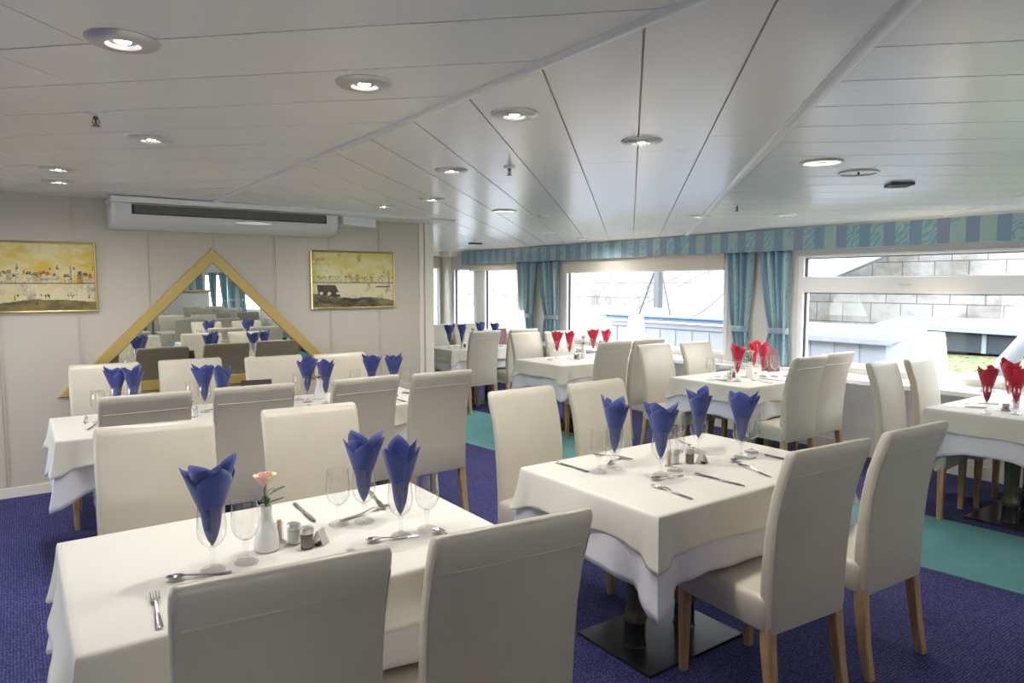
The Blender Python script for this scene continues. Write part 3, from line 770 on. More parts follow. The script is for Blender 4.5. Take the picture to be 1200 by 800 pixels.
chair(0.452, 1.37, 0, 'cream chair seen from behind, nearest the viewer at bottom left', 'chairs at the front left table', -6)
chair(0.975, 1.31, 0, 'cream chair seen from behind at bottom centre of the view', 'chairs at the front left table', -6)
chair(0.405, 3.10, 1, 'cream chair facing the viewer across the front left table, left one', 'chairs at the front left table', -6)
chair(1.060, 3.13, 1, 'cream chair facing the viewer across the front left table, right one', 'chairs at the front left table', -4)
chair(2.335, 1.315, 0, 'large cream chair seen from behind at the front right table, left of the two', 'chairs at the front right table', -5)
chair(2.910, 1.295, 0, 'cream chair seen from behind at the front right table, nearest the aisle', 'chairs at the front right table', -3)
chair(2.205, 3.0, 1, 'cream chair facing the viewer at the front right table, left one', 'chairs at the front right table', 2)
chair(2.735, 2.99, 1, 'cream chair facing the viewer at the front right table, right one', 'chairs at the front right table', 3)
for px, yt, rot, lb in ((166, 3.98, 0, 'leftmost'), (300, 3.97, -4, 'second from left'), (426, 3.93, 2, 'third from left'), (518, 3.90, 0, 'rightmost with two oak legs')):
    chair(xat(px, yt), yt, 0, 'cream chair back at the mirror side tables, %s' % lb, 'near chairs at the mirror side tables', rot)
for px, yt, rot, lb in ((113, 5.65, -5, 'leftmost'), (216, 5.65, -4, 'second from left'), (315, 5.5, -4, 'third from left'), (396, 5.42, 0, 'rightmost')):
    chair(xat(px, yt), yt, 1, 'cream chair facing the viewer against the mirror wall, %s' % lb, 'far chairs at the mirror side tables', rot)
chair(xat(1038, 2.56), 2.56, 1, 'cream chair at the right edge table, left of the one below the lamp', 'chairs at the right edge table', 4)
chair(xat(1081, 2.53) , 2.53, 1, 'cream chair at the right edge table, just below the window lamp', 'chairs at the right edge table', 4)
chair(xat(953, 3.06), 3.06, 0, 'cream chair seen from behind at the red napkin table by the window, left one', 'chairs at the second window table', 0)
chair(xat(986, 3.10) , 3.10, 0, 'cream chair seen from behind at the red napkin table by the window, right one', 'chairs at the second window table', -2)
chair(xat(768, 4.55), 4.55, 1, 'cream chair facing the viewer behind the second window table, left one', 'chairs at the second window table', 2)
chair(xat(817, 4.50), 4.50, 1, 'cream chair facing the viewer behind the second window table, beside the curtain', 'chairs at the second window table', 2)
chair(xat(722, 4.97), 4.97, 0, 'grey-shaded chair back at the third window table with red napkins, left one', 'chairs at the third window table', 0)
chair(xat(762, 4.97), 4.97, 0, 'chair back at the third window table with red napkins, right one mostly hidden', 'chairs at the third window table', 0)
chair(xat(616, 6.55), 6.55, 1, 'cream chair facing the viewer at the third window table, left one', 'chairs at the third window table', 2)
chair(xat(655, 6.50), 6.50, 1, 'cream chair facing the viewer at the third window table, right one', 'chairs at the third window table', 2)
chair(xat(569, 7.05), 7.05, 0, 'cream chair seen from behind at the farthest table with blue napkins, left one', 'chairs at the farthest table', 0)
chair(xat(614, 7.08), 7.08, 0, 'cream chair seen from behind at the farthest table, right one half hidden', 'chairs at the farthest table', 0)
chair(xat(506, 8.55), 8.55, 1, 'cream chair facing the viewer at the farthest table, beside the wall corner', 'chairs at the farthest table', 0)
chair(xat(545, 8.5), 8.5, 1, 'cream chair facing the viewer at the farthest table, hidden behind its blue napkins', 'chairs at the farthest table', 0)

# ------------------------------------------------------------ tables and cloths
def make_table():
    r = empty('pedestal_table', cat='table')
    mb = MB(); mb.box(-0.60, 0.60, -0.39, 0.39, 0.705, 0.738); build('tabletop', mb, M['oak'], r, bevel=0.004)
    mb = MB(); mb.box(-0.30, 0.30, -0.22, 0.22, 0.0, 0.012); build('base_plate', mb, M['base'], r, bevel=0.003)
    for s in (-1, 1):
        mb = MB(); mb.lathe([(0.0, 0.115), (0.043, 0.115), (0.050, 0.125), (0.052, 0.135), (0.050, 0.150), (0.044, 0.165), (0.040, 0.19), (0.046, 0.40), (0.052, 0.62), (0.055, 0.69), (0.09, 0.705), (0.0, 0.705)], 28, T=Matrix.Translation((0.16 * s, 0, 0)))
        c = build('column', mb, M['olive'], r, smooth=True, angle=50)
        mb = MB(); mb.lathe([(0.0, 0.012), (0.052, 0.012), (0.047, 0.022), (0.045, 0.115), (0, 0.115)], 24, T=Matrix.Translation((0.16 * s, 0, 0)))
        build('column_foot', mb, M['base'], c, smooth=True)
    return r
PROTO['table'] = make_table()

def cloth_mesh(hx, hy, h, z0, off, seed, dip=0.0):
    """cloth over a rectangular top: flat top, hanging sides, pointed folded corners"""
    rnd = random.Random(seed); mb = MB()
    N = 46; M_ = 30; per = []
    cz = 0.018
    def side(p, q, n, nrm):
        for i in range(n):
            t = i / n; per.append((p[0] + (q[0] - p[0]) * t, p[1] + (q[1] - p[1]) * t, nrm, min(t, 1 - t) * math.dist(p, q)))
    c = [(-hx, -hy), (hx, -hy), (hx, hy), (-hx, hy)]; nr = [(0, -1), (1, 0), (0, 1), (-1, 0)]
    for k in range(4): side(c[k], c[(k + 1) % 4], N if k % 2 == 0 else M_, nr[k])
    n = len(per); ph = [rnd.uniform(0, 6.28) for _ in range(6)]
    w = h * 1.05
    rings = []
    # top rings
    for sgn, zz in ((1 - 0.03, z0), (1.0, z0)):
        pass
    rows = [0.0, 0.03, 0.08, 0.2, 0.35, 0.5, 0.65, 0.8, 0.92, 1.0]
    tops = [[(x * k, y * k, z0) for (x, y, _, _) in per] for k in (0.02, 0.4, 0.8, 0.97)]
    lip = 0.012
    tops.append([(x - 0 * 1, y, z0 - 0.0015) for (x, y, _, _) in per])
    rings = tops
    for t in rows[1:]:
        ring = []
        for idx, (x, y, nm, dc) in enumerate(per):
            cidx = dc < 1e-6
            q = max(0.0, 1 - dc / w)
            cor = 0.0 if q <= 0 else q
            nx, ny = nm
            # corner direction blending
            sx_, sy_ = (1 if x > 0 else -1), (1 if y > 0 else -1)
            depth = h * (1 + 0.42 * cor ** 1.3) * (1 + 0.015 * math.sin(idx * 0.21 + ph[0]))
            pleat = -0.22 * h * math.exp(-((cor - 0.50) / 0.17) ** 2) * t
            out = off + 0.016 * math.sin(idx * 0.17 + ph[1]) * t * (1 - cor) + 0.010 * math.sin(idx * 0.43 + ph[2]) * t * (1 - cor) + 0.02 * t
            out = out + pleat * 0.8
            ext = 0.16 * h * (cor ** 2.2) * t
            ox = nx * out + sx_ * ext * 0.72 * (1 if cor > 0 else 0); oy = ny * out + sy_ * ext * 0.72 * (1 if cor > 0 else 0)
            if cidx: ox = sx_ * (out * 0.7 + ext * 0.8); oy = sy_ * (out * 0.7 + ext * 0.8)
            e = min(1.0, (t / 0.08)) ** 0.5
            ring.append((x + ox * (0.4 * e + 0.6 * t) , y + oy * (0.4 * e + 0.6 * t), z0 - 0.004 * e - depth * t))
        rings.append(ring)
    mb.loft(rings, caps=False)
    mb.f.append(tuple(range(n))); mb.m.append(0)
    return mb

TABLES = {
 'T1': (0.065, 1.305, 1.75, 2.60, 'front left', 'nearest table at the front left'),
 'T2': (1.81, 3.08, 1.655, 2.49, 'front right', 'large front table right of centre'),
 'T3': (0.13, 1.300, 4.30, 5.09, 'mirror side left', 'left table of the mirror side row'),
 'T3b': (1.312, 2.480, 4.30, 5.09, 'mirror side right', 'right table of the mirror side row'),
 'T4': (4.90, 6.03, 1.36, 2.16, 'right edge', 'table cut off by the right edge of the view'),
 'T6': (4.69, 5.92, 3.38, 4.19, 'second window', 'second window table with red napkins'),
 'T7': (4.43, 5.66, 5.37, 6.18, 'third window', 'third window table with red napkins and a bottle'),
 'T8': (4.36, 5.60, 7.42, 8.16, 'farthest', 'farthest table with blue napkins at the end of the room'),
 'T9': (0.10, 1.34, -1.05, -0.25, 'rear', 'table behind the viewpoint'), 'T10': (1.95, 3.19, -1.05, -0.25, 'rear', 'table behind the viewpoint'),
 'T11': (1.3, 2.5, -5.3, -4.5, 'rear', 'table behind the viewpoint'), 'T12': (3.0, 4.2, -3.6, -2.8, 'rear', 'table behind the viewpoint'), 'T13': (3.3, 4.5, -6.2, -5.4, 'rear', 'table behind the viewpoint'),
 'T14': (4.9, 6.0, -4.9, -4.1, 'rear', 'table behind the viewpoint')}
TZ = 0.7535
for k, (x0, x1, y0, y1, short, desc) in TABLES.items():
    cx, cy = (x0 + x1) / 2, (y0 + y1) / 2; rear = short == 'rear'
    px_ = {'T2': 2.29, 'T4': 5.445}.get(k, cx)
    t = place('table', (cx, cy, 0), 0, ('olive columned pedestal table, ' + desc) if not rear else 'pedestal table behind the viewpoint', 'pedestal tables' if not rear else 'pedestal tables behind the viewpoint')
    for ch in [q for q in bpy.data.objects if q.parent == t and q.name.startswith('tabletop')]: ch.scale = ((x1 - x0 - 0.04) / 1.2, (y1 - y0 - 0.04) / 0.78, 1)
    if px_ != cx:
        for ch in [q for q in bpy.data.objects if q.parent == t and not q.name.startswith('tabletop')]: ch.location.x = px_ - cx
    hx, hy = (x1 - x0) / 2 - 0.006, (y1 - y0) / 2 - 0.006
    sd = len(k) * 7 + ord(k[-1])
    o = build('undercloth', cloth_mesh(hx - 0.004, hy - 0.004, 0.25, 0.7445, 0.006, sd), M['white_cloth'], smooth=True, angle=70, loc=(cx, cy, 0))
    o.modifiers.new('thick', 'SOLIDIFY').thickness = 0.0015
    tag(o, ('white undercloth of the ' + desc) if not rear else 'white undercloth on a table behind the viewpoint', 'tablecloth', 'white undercloths' if not rear else 'white undercloths behind the viewpoint')
    o = build('tablecloth', cloth_mesh(hx, hy, 0.135, 0.7520, 0.012, sd + 3), M['cream_cloth'], smooth=True, angle=70, loc=(cx, cy, 0))
    o.modifiers.new('thick', 'SOLIDIFY').thickness = 0.0015
    tag(o, ('cream top cloth on the ' + desc) if not rear else 'cream top cloth on a table behind the viewpoint', 'tablecloth', 'cream tablecloths' if not rear else 'cream tablecloths behind the viewpoint')
    if rear:
        for dx in (-0.28, 0.28):
            for far in (0, 1):
                chair(cx + dx, (y1 + 0.48) if far else (y0 - 0.42), far, 'cream chair behind the viewpoint, seen only in the mirror', 'chairs behind the viewpoint')

# ------------------------------------------------------------ tableware prototypes
def make_glass():
    r = empty('wine_glass', cat='glass')
    mb = MB()
    prof = [(0.004, 0.067), (0.018, 0.073), (0.031, 0.086), (0.0385, 0.103), (0.0405, 0.120), (0.0400, 0.138), (0.0378, 0.158), (0.0362, 0.175), (0.0358, 0.189)]
    n = 36; rings = [[(rr * math.cos(2 * math.pi * j / n), rr * math.sin(2 * math.pi * j / n), z) for j in range(n)] for rr, z in prof]
    mb.loft(rings, caps=False); mb.f.append(tuple(range(n - 1, -1, -1))); mb.m.append(0)
    b = build('bowl', mb, M['bowl'], r, smooth=True, angle=80)
    mb = MB(); rg = []
    for k in range(n):
        a = 2 * math.pi * k / n
        rg.append([((0.0358 + 0.0009 * math.cos(q)) * math.cos(a), (0.0358 + 0.0009 * math.cos(q)) * math.sin(a), 0.189 + 0.0009 * math.sin(q)) for q in [math.pi * 2 * i / 6 for i in range(6)]])
    rg.append(rg[0]); mb.loft(rg, caps=False); build('rim', mb, M['foot'], b, smooth=True)
    mb = MB(); n2 = 24
    mb.lathe([(0.0, 0.010), (0.009, 0.014), (0.0062, 0.022), (0.0055, 0.045), (0.0065, 0.055), (0.0095, 0.0595), (0.0065, 0.064), (0.009, 0.068), (0.0, 0.0705)], 16); build('stem', mb, M['foot'], r, smooth=True)
    rings = []
    for (rr, z, f) in ((0.034, 0.0, 0), (0.0345, 0.002, 0), (0.033, 0.0045, 0.06), (0.024, 0.0085, 0.12), (0.014, 0.0125, 0.10), (0.008, 0.0155, 0)):
        rings.append([((rr * (1 + f * (1 if j % 2 else -1) * 0.5)) * math.cos(2 * math.pi * j / n2), (rr * (1 + f * (1 if j % 2 else -1) * 0.5)) * math.sin(2 * math.pi * j / n2), z) for j in range(n2)])
    mb = MB(); mb.loft(rings); build('foot', mb, M['foot'], r)
    return r
PROTO['glass'] = make_glass()

def napkin_mesh(seed, colr):
    rnd = random.Random(seed); obs = []
    r = empty('folded_napkin', cat='napkin')
    mb = MB()
    for layer in range(2):
        n = 84; turns = 1.12 if layer == 0 else 0.95
        pk = rnd.choice([3, 4]) if layer == 0 else 3
        ph = rnd.uniform(0, 1); hts = [rnd.uniform(0.45, 1.1) for _ in range(8)]
        base = 0.190 if layer == 0 else 0.208; amp = 0.050 if layer == 0 else 0.052
        vs = []; rows = 12; fold = rnd.uniform(0, 6.28)
        for i in range(rows + 1):
            u = i / rows
            for j in range(n + 1):
                a = j / n * turns; w = a * pk + ph; k = int(w) % 8; tri = 1 - abs(2 * (w - math.floor(w)) - 1)
                Lh = base + amp * (tri ** 0.85) * hts[k]
                s = u * Lh
                ang = 2 * math.pi * a + (0.9 if layer else 0)
                rad = 0.003 + 0.024 * (1 - math.exp(-s / 0.04)) + s * 0.055 + max(0, s - 0.10) * (0.27 + 0.08 * tri)
                rad *= (0.93 if layer == 0 else 0.80) + 0.05 * math.sin(3 * ang + fold) * u + (0.05 * a if layer == 0 else 0)
                fl = 0.80 + 0.20 * (1 - u)
                vs.append((rad * math.cos(ang), rad * math.sin(ang) * fl, s * 0.975))
        m = n + 1
        fs = [(i * m + j, i * m + j + 1, (i + 1) * m + j + 1, (i + 1) * m + j) for i in range(rows) for j in range(n)]
        # drape one flap outwards
        mb.add(vs, fs)
    me = mb.mesh('folded_napkin', [M[colr]])
    bpy.data.objects.remove(r)
    me.polygons.foreach_set('use_smooth', [True] * len(me.polygons))
    o = link('folded_napkin', me); o['category'] = 'napkin'
    sm = o.modifiers.new('thick', 'SOLIDIFY'); sm.thickness = 0.001
    return o
for c in ('blue', 'red'):
    for i in range(5): PROTO['nap_%s%d' % (c, i)] = napkin_mesh(20 + i * 3 + (50 if c == 'red' else 0), c)

def flat_piece(outline, zf, th):
    """thin shape from left/right outline pairs (y, halfwidth), zf(y) gives the height"""
    mb = MB(); rg = []
    for (y, hw) in outline:
        z = zf(y); rg.append([(-hw, y, z + th * 0.2), (-hw * 0.6, y, z - th * 0.3), (hw * 0.6, y, z - th * 0.3), (hw, y, z + th * 0.2), (hw * 0.6, y, z + th), (-hw * 0.6, y, z + th)])
    mb.loft(rg); return mb
def make_fork():
    r = empty('table_fork', cat='fork')
    zf = lambda y: 0.0012 + (0.010 * max(0, 1 - abs(y - 0.03) / 0.05) if y > -0.03 else 0.0) + (0.001)
    mb = flat_piece([(-0.11, 0.006), (-0.105, 0.009), (-0.06, 0.0075), (-0.01, 0.0042), (0.02, 0.0034), (0.035, 0.005), (0.045, 0.0105), (0.060, 0.012), (0.064, 0.012)], zf, 0.0022)
    build('handle', mb, M['steel'], r, smooth=True)
    mb = MB()
    for q in (-1.5, -0.5, 0.5, 1.5): mb.tube([(q * 0.0067, 0.062, zf(0.062) + 0.001), (q * 0.0068, 0.085, 0.0045), (q * 0.0066, 0.112, 0.0065)], [0.0021, 0.0019, 0.0009], 6)
    build('tines', mb, M['steel'], r, smooth=True)
    return r
def make_knife():
    r = empty('table_knife', cat='knife')
    mb = flat_piece([(-0.12, 0.006), (-0.115, 0.0088), (-0.03, 0.0065), (0.0, 0.005)], lambda y: 0.0025, 0.004); build('handle', mb, M['steel'], r, smooth=True)
    mb = flat_piece([(0.0, 0.005), (0.01, 0.0085), (0.06, 0.0098), (0.10, 0.0085), (0.118, 0.004), (0.121, 0.001)], lambda y: 0.0028, 0.0014); build('blade', mb, M['steel'], r, smooth=True)
    return r
def make_spoon():
    r = empty('dessert_spoon', cat='spoon')
    mb = flat_piece([(-0.085, 0.005), (-0.08, 0.0078), (-0.04, 0.006), (0.01, 0.0034), (0.036, 0.0034)], lambda y: 0.0015 + 0.009 * max(0, 1 - abs(y - 0.035) / 0.06), 0.002); build('handle', mb, M['steel'], r, smooth=True)
    mb = MB(); rg = []
    for k, s in enumerate((0.15, 0.5, 0.8, 1.0, 1.0, 0.8, 0.5, 0.15)):
        z = 0.0018 + 0.009 * s * s + (0.0012 if k > 3 else 0)
        rg.append([(0.0165 * s * math.cos(a), 0.060 + 0.025 * s * math.sin(a), z) for a in [2 * math.pi * j / 20 for j in range(20)]])
    build('spoon_bowl', mb.loft(rg), M['steel'], r, smooth=True, angle=60)
    return r
PROTO['fork'] = make_fork(); PROTO['knife'] = make_knife(); PROTO['spoon'] = make_spoon()

def make_vase():
    r = empty('bud_vase', cat='vase')
    mb = MB(); mb.lathe([(0.0, 0.0), (0.033, 0.0), (0.0365, 0.004), (0.037, 0.02), (0.034, 0.045), (0.027, 0.07), (0.0195, 0.095), (0.0165, 0.115), (0.0175, 0.132), (0.0195, 0.140), (0.0165, 0.140), (0.013, 0.12), (0.0, 0.11)], 32)
    tag(build('vase_body', mb, M['ceramic'], r, smooth=True))
    return r
def make_rose():
    r = empty('rose', cat='flower')
    mb = MB(); mb.tube([(0, 0, 0.10), (0.0, 0, 0.15), (-0.003, 0, 0.18), (-0.001, 0, 0.202)], 0.0023, 8); mb.tube([(0.0, 0, 0.155), (0.01, 0, 0.185), (0.024, 0.0, 0.190), (0.033, 0, 0.178)], 0.0011, 6)
    build('stalk', mb, M['brownstem'], r, smooth=True)
    def petal(a0, rad, h, wd, tilt, z0, mi):
        mb = MB(); vs = []; n, m = 8, 8
        for i in range(n + 1):
            t = i / n
            for j in range(m + 1):
                s = j / m * 2 - 1; a = a0 + s * wd * (math.sin(math.pi * min(t + 0.12, 1) * 0.6) ** 0.7)
                rr = 1.2 * rad * (0.25 + 0.75 * math.sin(min(t * 2.1, 1.6))) + tilt * t ** 3 * (1 - 0.3 * s * s)
                vs.append((rr * math.cos(a), rr * math.sin(a), z0 + h * t * (1 - 0.16 * s * s * t) - tilt * 0.35 * t ** 4))
        fs = [(i * (m + 1) + j, i * (m + 1) + j + 1, (i + 1) * (m + 1) + j + 1, (i + 1) * (m + 1) + j) for i in range(n) for j in range(m)]
        mb.add(vs, fs); o = build('petal', mb, M[mi], r, smooth=True, fix=False); o.modifiers.new('thick', 'SOLIDIFY').thickness = 0.0008
    for k in range(3): petal(k * 2.1, 0.008, 0.040, 1.3, 0.0, 0.203, 'rose_in')
    for k in range(4): petal(0.5 + k * 1.57, 0.015, 0.042, 0.95, 0.003, 0.200, 'rose')
    for k in range(5): petal(0.2 + k * 1.257, 0.0215, 0.040, 0.78, 0.009, 0.199, 'rose' if k % 2 else 'rose_out')
    for k in range(5):
        mb = MB(); a = k * 1.257 + 0.4; rg = []
        for t in (0, 0.25, 0.5, 0.75, 1.0):
            w_ = 0.0055 * (1 - t) ** 0.7 + 0.0002; rr = 0.005 + 0.019 * math.sin(t * 1.3); z = 0.200 + 0.027 * t
            c_, s_ = math.cos(a), math.sin(a)
            rg.append([(rr * c_ - w_ * s_, rr * s_ + w_ * c_, z), ((rr + 0.0015) * c_, (rr + 0.0015) * s_, z), (rr * c_ + w_ * s_, rr * s_ - w_ * c_, z)])
        build('sepal', mb.loft(rg), M['leaf'], r, smooth=True)
    def leaf(p0, d, L, W, droop):
        mb = MB(); d = Vector(d).normalized(); sdv = d.cross(Vector((0, 0, 1))).normalized(); rg = []
        for i in range(9):
            t = i / 8; c = Vector(p0) + d * L * t + Vector((0, 0, -droop * t * t)); w_ = W * math.sin(math.pi * (t ** 0.8)) + 0.0003
            rg.append([tuple(c - sdv * w_ + Vector((0, 0, 0.003))), tuple(c), tuple(c + sdv * w_ + Vector((0, 0, 0.003))), tuple(c - Vector((0, 0, 0.0008)))])
        build('leaf', mb.loft(rg), M['leaf'], r, smooth=True, angle=80)
    leaf((0.012, 0, 0.170), (0.7, -0.3, 0.45), 0.052, 0.017, 0.004)
    leaf((0, 0, 0.142), (-0.8, -0.25, 0.65), 0.048, 0.012, 0.006)
    leaf((0, 0, 0.142), (0.9, -0.1, 0.22), 0.056, 0.007, 0.0)
    leaf((0, 0, 0.142), (0.1, 0.7, 0.6), 0.04, 0.011, 0.006)
    leaf((0, 0, 0.140), (0.25, -0.6, 0.9), 0.032, 0.009, 0.002)
    return r
PROTO['vase'] = make_vase(); PROTO['rose'] = make_rose()
def make_shaker(name, fill, cat):
    r = empty(name, cat=cat)
    mb = MB(); mb.lathe([(0.0, 0.0), (0.0195, 0.0), (0.0205, 0.004), (0.0205, 0.048), (0.019, 0.052), (0, 0.052)], 24); build('glass_body', mb, M['bowl'], r, smooth=True)
    mb = MB(); mb.lathe([(0.0, 0.003), (0.0185, 0.003), (0.0185, 0.044), (0, 0.044)], 24); build('contents', mb, M[fill], r, smooth=True)
    mb = MB(); mb.lathe([(0.0195, 0.046), (0.0215, 0.047), (0.0215, 0.060), (0.018, 0.066), (0.006, 0.069), (0, 0.069)], 24, caps=False)
    mb.lathe([(0, 0.0455), (0.0195, 0.046)], 24, caps=False); build('screw_cap', mb, M['brushed'], r, smooth=True)
    return r
PROTO['salt'] = make_shaker('salt_shaker', 'salt', 'salt shaker'); PROTO['pepper'] = make_shaker('pepper_shaker', 'pepper', 'pepper shaker')
def make_picks():
    r = empty('toothpick_holder', cat='toothpick holder')
    mb = MB(); mb.lathe([(0.0, 0.0), (0.020, 0.0), (0.020, 0.003), (0.0135, 0.006), (0.0135, 0.062), (0.012, 0.062), (0.012, 0.006), (0, 0.006)], 20); build('glass_body', mb, M['bowl'], r, smooth=True)
    mb = MB()
    for k in range(9):
        a = k * 2.4; rr = 0.008 * (k / 9) ** 0.5; mb.tube([(rr * math.cos(a), rr * math.sin(a), 0.006), (rr * math.cos(a), rr * math.sin(a), 0.072)], 0.0018, 5)
    tag(build('toothpicks', mb, M['wood_pick'], r), kind='stuff')
    mb = MB(); mb.lathe([(0.0115, 0.03), (0.0118, 0.03), (0.0118, 0.070), (0.0115, 0.070)], 16, caps=False); return r
PROTO['picks'] = make_picks()
def make_number():
    """small tent shaped table number stand"""
    r = empty('table_number_stand', cat='table number')
    mb = MB()
    for s in (-1, 1):
        mb.loft([[(-0.019, 0.020 * s, 0.0), (0.019, 0.020 * s, 0.0), (0.019, 0.0225 * s, 0.0), (-0.019, 0.0225 * s, 0.0)], [(-0.019, -0.0002 * s, 0.046), (0.019, -0.0002 * s, 0.046), (0.019, 0.002 * s, 0.046), (-0.019, 0.002 * s, 0.046)]])
    build('tent', mb, M['satin'], r)
    mb = MB(); mb.box(-0.024, 0.026, -0.006, 0.006, 0.0, 0.006); build('pen_body', mb, M['dark'], r, bevel=0.001)
    return r
PROTO['number'] = make_number()
def make_menu(name, w_, h_, m_):
    r = empty(name, cat='menu')
    mb = MB()
    mb.loft([[(-w_ / 2, -0.05, 0), (w_ / 2, -0.05, 0), (w_ / 2, -0.046, 0), (-w_ / 2, -0.046, 0)], [(-w_ / 2, -0.004, h_), (w_ / 2, -0.004, h_), (w_ / 2, 0.0, h_), (-w_ / 2, 0.0, h_)]]); c = build('front_cover', mb, M[m_], r)
    mb = MB(); mb.loft([[(-w_ / 2, 0.046, 0), (w_ / 2, 0.046, 0), (w_ / 2, 0.05, 0), (-w_ / 2, 0.05, 0)], [(-w_ / 2, 0.0, h_), (w_ / 2, 0.0, h_), (w_ / 2, 0.004, h_), (-w_ / 2, 0.004, h_)]]); build('back_cover', mb, M[m_], r)
    return r

# ------------------------------------------------------------ lay the tables
ncount = [0]
def napglass(x, y, colr, desc, where, rot=None, var=None):
    i = ncount[0]; ncount[0] += 1
    v = i % 5 if var is None else var
    g = place('glass', (x, y, TZ), random.uniform(0, 6), 'wine glass with %s' % desc, 'wine glasses %s' % where)
    place('nap_%s%d' % (colr, v), (x, y, TZ + 0.0725), (i * 1.7 if rot is None else rot), desc, '%s napkins %s' % (colr, where), scale=1.0 if where.startswith('on the front') else 0.97)
def glass(x, y, desc, where): place('glass', (x, y, TZ), random.uniform(0, 6), desc, 'wine glasses %s' % where)
def put(kind, x, y, rz, desc, where): place(kind, (x, y, TZ), rz, desc, where)
def cut(kind, xa, ya, xb, yb, desc, where):
    """cutlery with the handle end at b"""
    place(kind, ((xa + xb) / 2, (ya + yb) / 2, TZ), math.atan2(ya - yb, xa - xb) - R(90), desc, where)

W = 'on the front left table'
napglass(0.425, 2.078, 'blue', 'tall dark blue paper napkin, leftmost on the front left table', W, 0.3, 0)
napglass(0.943, 2.206, 'blue', 'left napkin of the blue pair on the front left table', W, 1.9, 1)
napglass(0.985, 2.011, 'blue', 'right napkin of the blue pair on the front left table', W, 4.0, 2)
glass(0.518, 2.080, 'empty wine glass beside the rose vase on the front left table', W)
glass(0.862, 2.234, 'empty wine glass left of the napkin pair on the front left table', W)
glass(1.085, 2.016, 'empty wine glass, rightmost on the front left table', W)
put('vase', 0.597, 2.147, 0, 'white porcelain bud vase on the front left table', 'bud vases')
put('rose', 0.597, 2.147, 0, 'pink and yellow rose in the vase on the front left table', 'roses')
put('picks', 0.648, 2.190, 0, 'slim glass toothpick holder beside the front left vase', 'toothpick holders')
put('salt', 0.682, 2.150, 0, 'steel capped salt shaker behind the pepper on the front left table', 'salt shakers')
put('pepper', 0.703, 2.090, 0, 'steel capped glass pepper shaker on the front left table', 'pepper shakers')
n1 = place('number', (0.748, 2.100, TZ), R(40), 'small steel table number tent with a black and yellow clip, front left table', 'table number stands')
mb = MB(); mb.box(-0.004, 0.022, -0.0062, 0.0062, 0.006, 0.0085); build('yellow_clip', mb, M['yellow'], n1)
cut('fork', 0.262, 2.00, 0.242, 1.79, 'steel fork lying alone at the left of the front left table', 'forks on the front tables')
cut('spoon', 0.315, 2.068, 0.45, 2.035, 'dessert spoon in front of the leftmost napkin glass', 'spoons on the front tables')
cut('knife', 0.804, 2.31, 0.812, 2.535, 'knife behind the pepper shaker on the front left table', 'knives on the front tables')
cut('spoon', 0.878, 2.018, 1.02, 1.986, 'dessert spoon in front of the napkin pair on the front left table', 'spoons on the front tables')
cut('fork', 1.085, 2.315, 0.885, 2.262, 'fork behind the napkin pair on the front left table', 'forks on the front tables')
cut('knife', 1.06, 2.30, 1.10, 2.50, 'knife at the far right of the front left table', 'knives on the front tables')
cut('spoon', 1.095, 1.975, 1.13, 1.83, 'spoon tip showing beside the bottom centre chair back', 'spoons on the front tables')
cut('fork', 0.80, 1.98, 0.80, 1.78, 'fork behind the nearest chair back on the front left table', 'forks on the front tables')

W = 'on the front right table'
napglass(2.139, 2.223, 'blue', 'blue paper napkin, leftmost on the front right table', W, 1.0, 3)
napglass(2.225, 2.028, 'blue', 'blue paper napkin, second from left and nearest on the front right table', W, 2.0, 2)
napglass(2.67, 2.195, 'blue', 'blue paper napkin with two spread tips, third on the front right table', W, 0.4, 4)
napglass(2.768, 2.022, 'blue', 'blue paper napkin, rightmost on the front right table', W, 5.0, 0)
glass(2.035, 2.210, 'empty wine glass, leftmost on the front right table', W)
glass(2.327, 2.037, 'empty wine glass beside the nearest napkin on the front right table', W)
glass(2.60, 2.270, 'empty wine glass at the back middle of the front right table', W)
glass(2.892, 2.052, 'empty wine glass, rightmost on the front right table', W)
put('picks', 2.37, 2.11, 0, 'slim toothpick holder in the middle of the front right table', 'toothpick holders')
put('salt', 2.425, 2.125, 0, 'salt shaker in the middle of the front right table', 'salt shakers')
put('pepper', 2.483, 2.088, 0, 'pepper shaker in the middle of the front right table', 'pepper shakers')
put('number', 2.535, 2.060, R(70), 'small tent with dark side beside the pepper on the front right table', 'table number stands')
cut('knife', 1.994, 2.475, 1.999, 2.235, 'knife at the left end of the front right table', 'knives on the front tables')
cut('fork', 2.30, 2.29, 2.24, 2.47, 'fork behind the leftmost napkin on the front right table', 'forks on the front tables')
cut('spoon', 2.17, 2.29, 2.30, 2.34, 'spoon behind the leftmost glasses of the front right table', 'spoons on the front tables')
cut('spoon', 2.14, 1.985, 2.28, 1.965, 'spoon in front of the nearest napkin glass, front right table', 'spoons on the front tables')
cut('fork', 2.076, 1.94, 2.066, 1.72, 'fork at the front left of the front right table', 'forks on the front tables')
cut('knife', 2.375, 1.715, 2.356, 1.948, 'knife in the middle of the front right table', 'knives on the front tables')
cut('spoon', 2.66, 1.985, 2.80, 1.975, 'spoon in front of the rightmost napkin glass', 'spoons on the front tables')
cut('fork', 2.645, 1.95, 2.579, 1.73, 'fork near the right end of the front right table', 'forks on the front tables')
cut('knife', 2.90, 1.74, 2.89, 1.97, 'knife at the right end of the front right table, touching the chair back', 'knives on the front tables')
cut('fork', 2.72, 2.27, 2.80, 2.42, 'fork at the back right of the front right table', 'forks on the front tables')

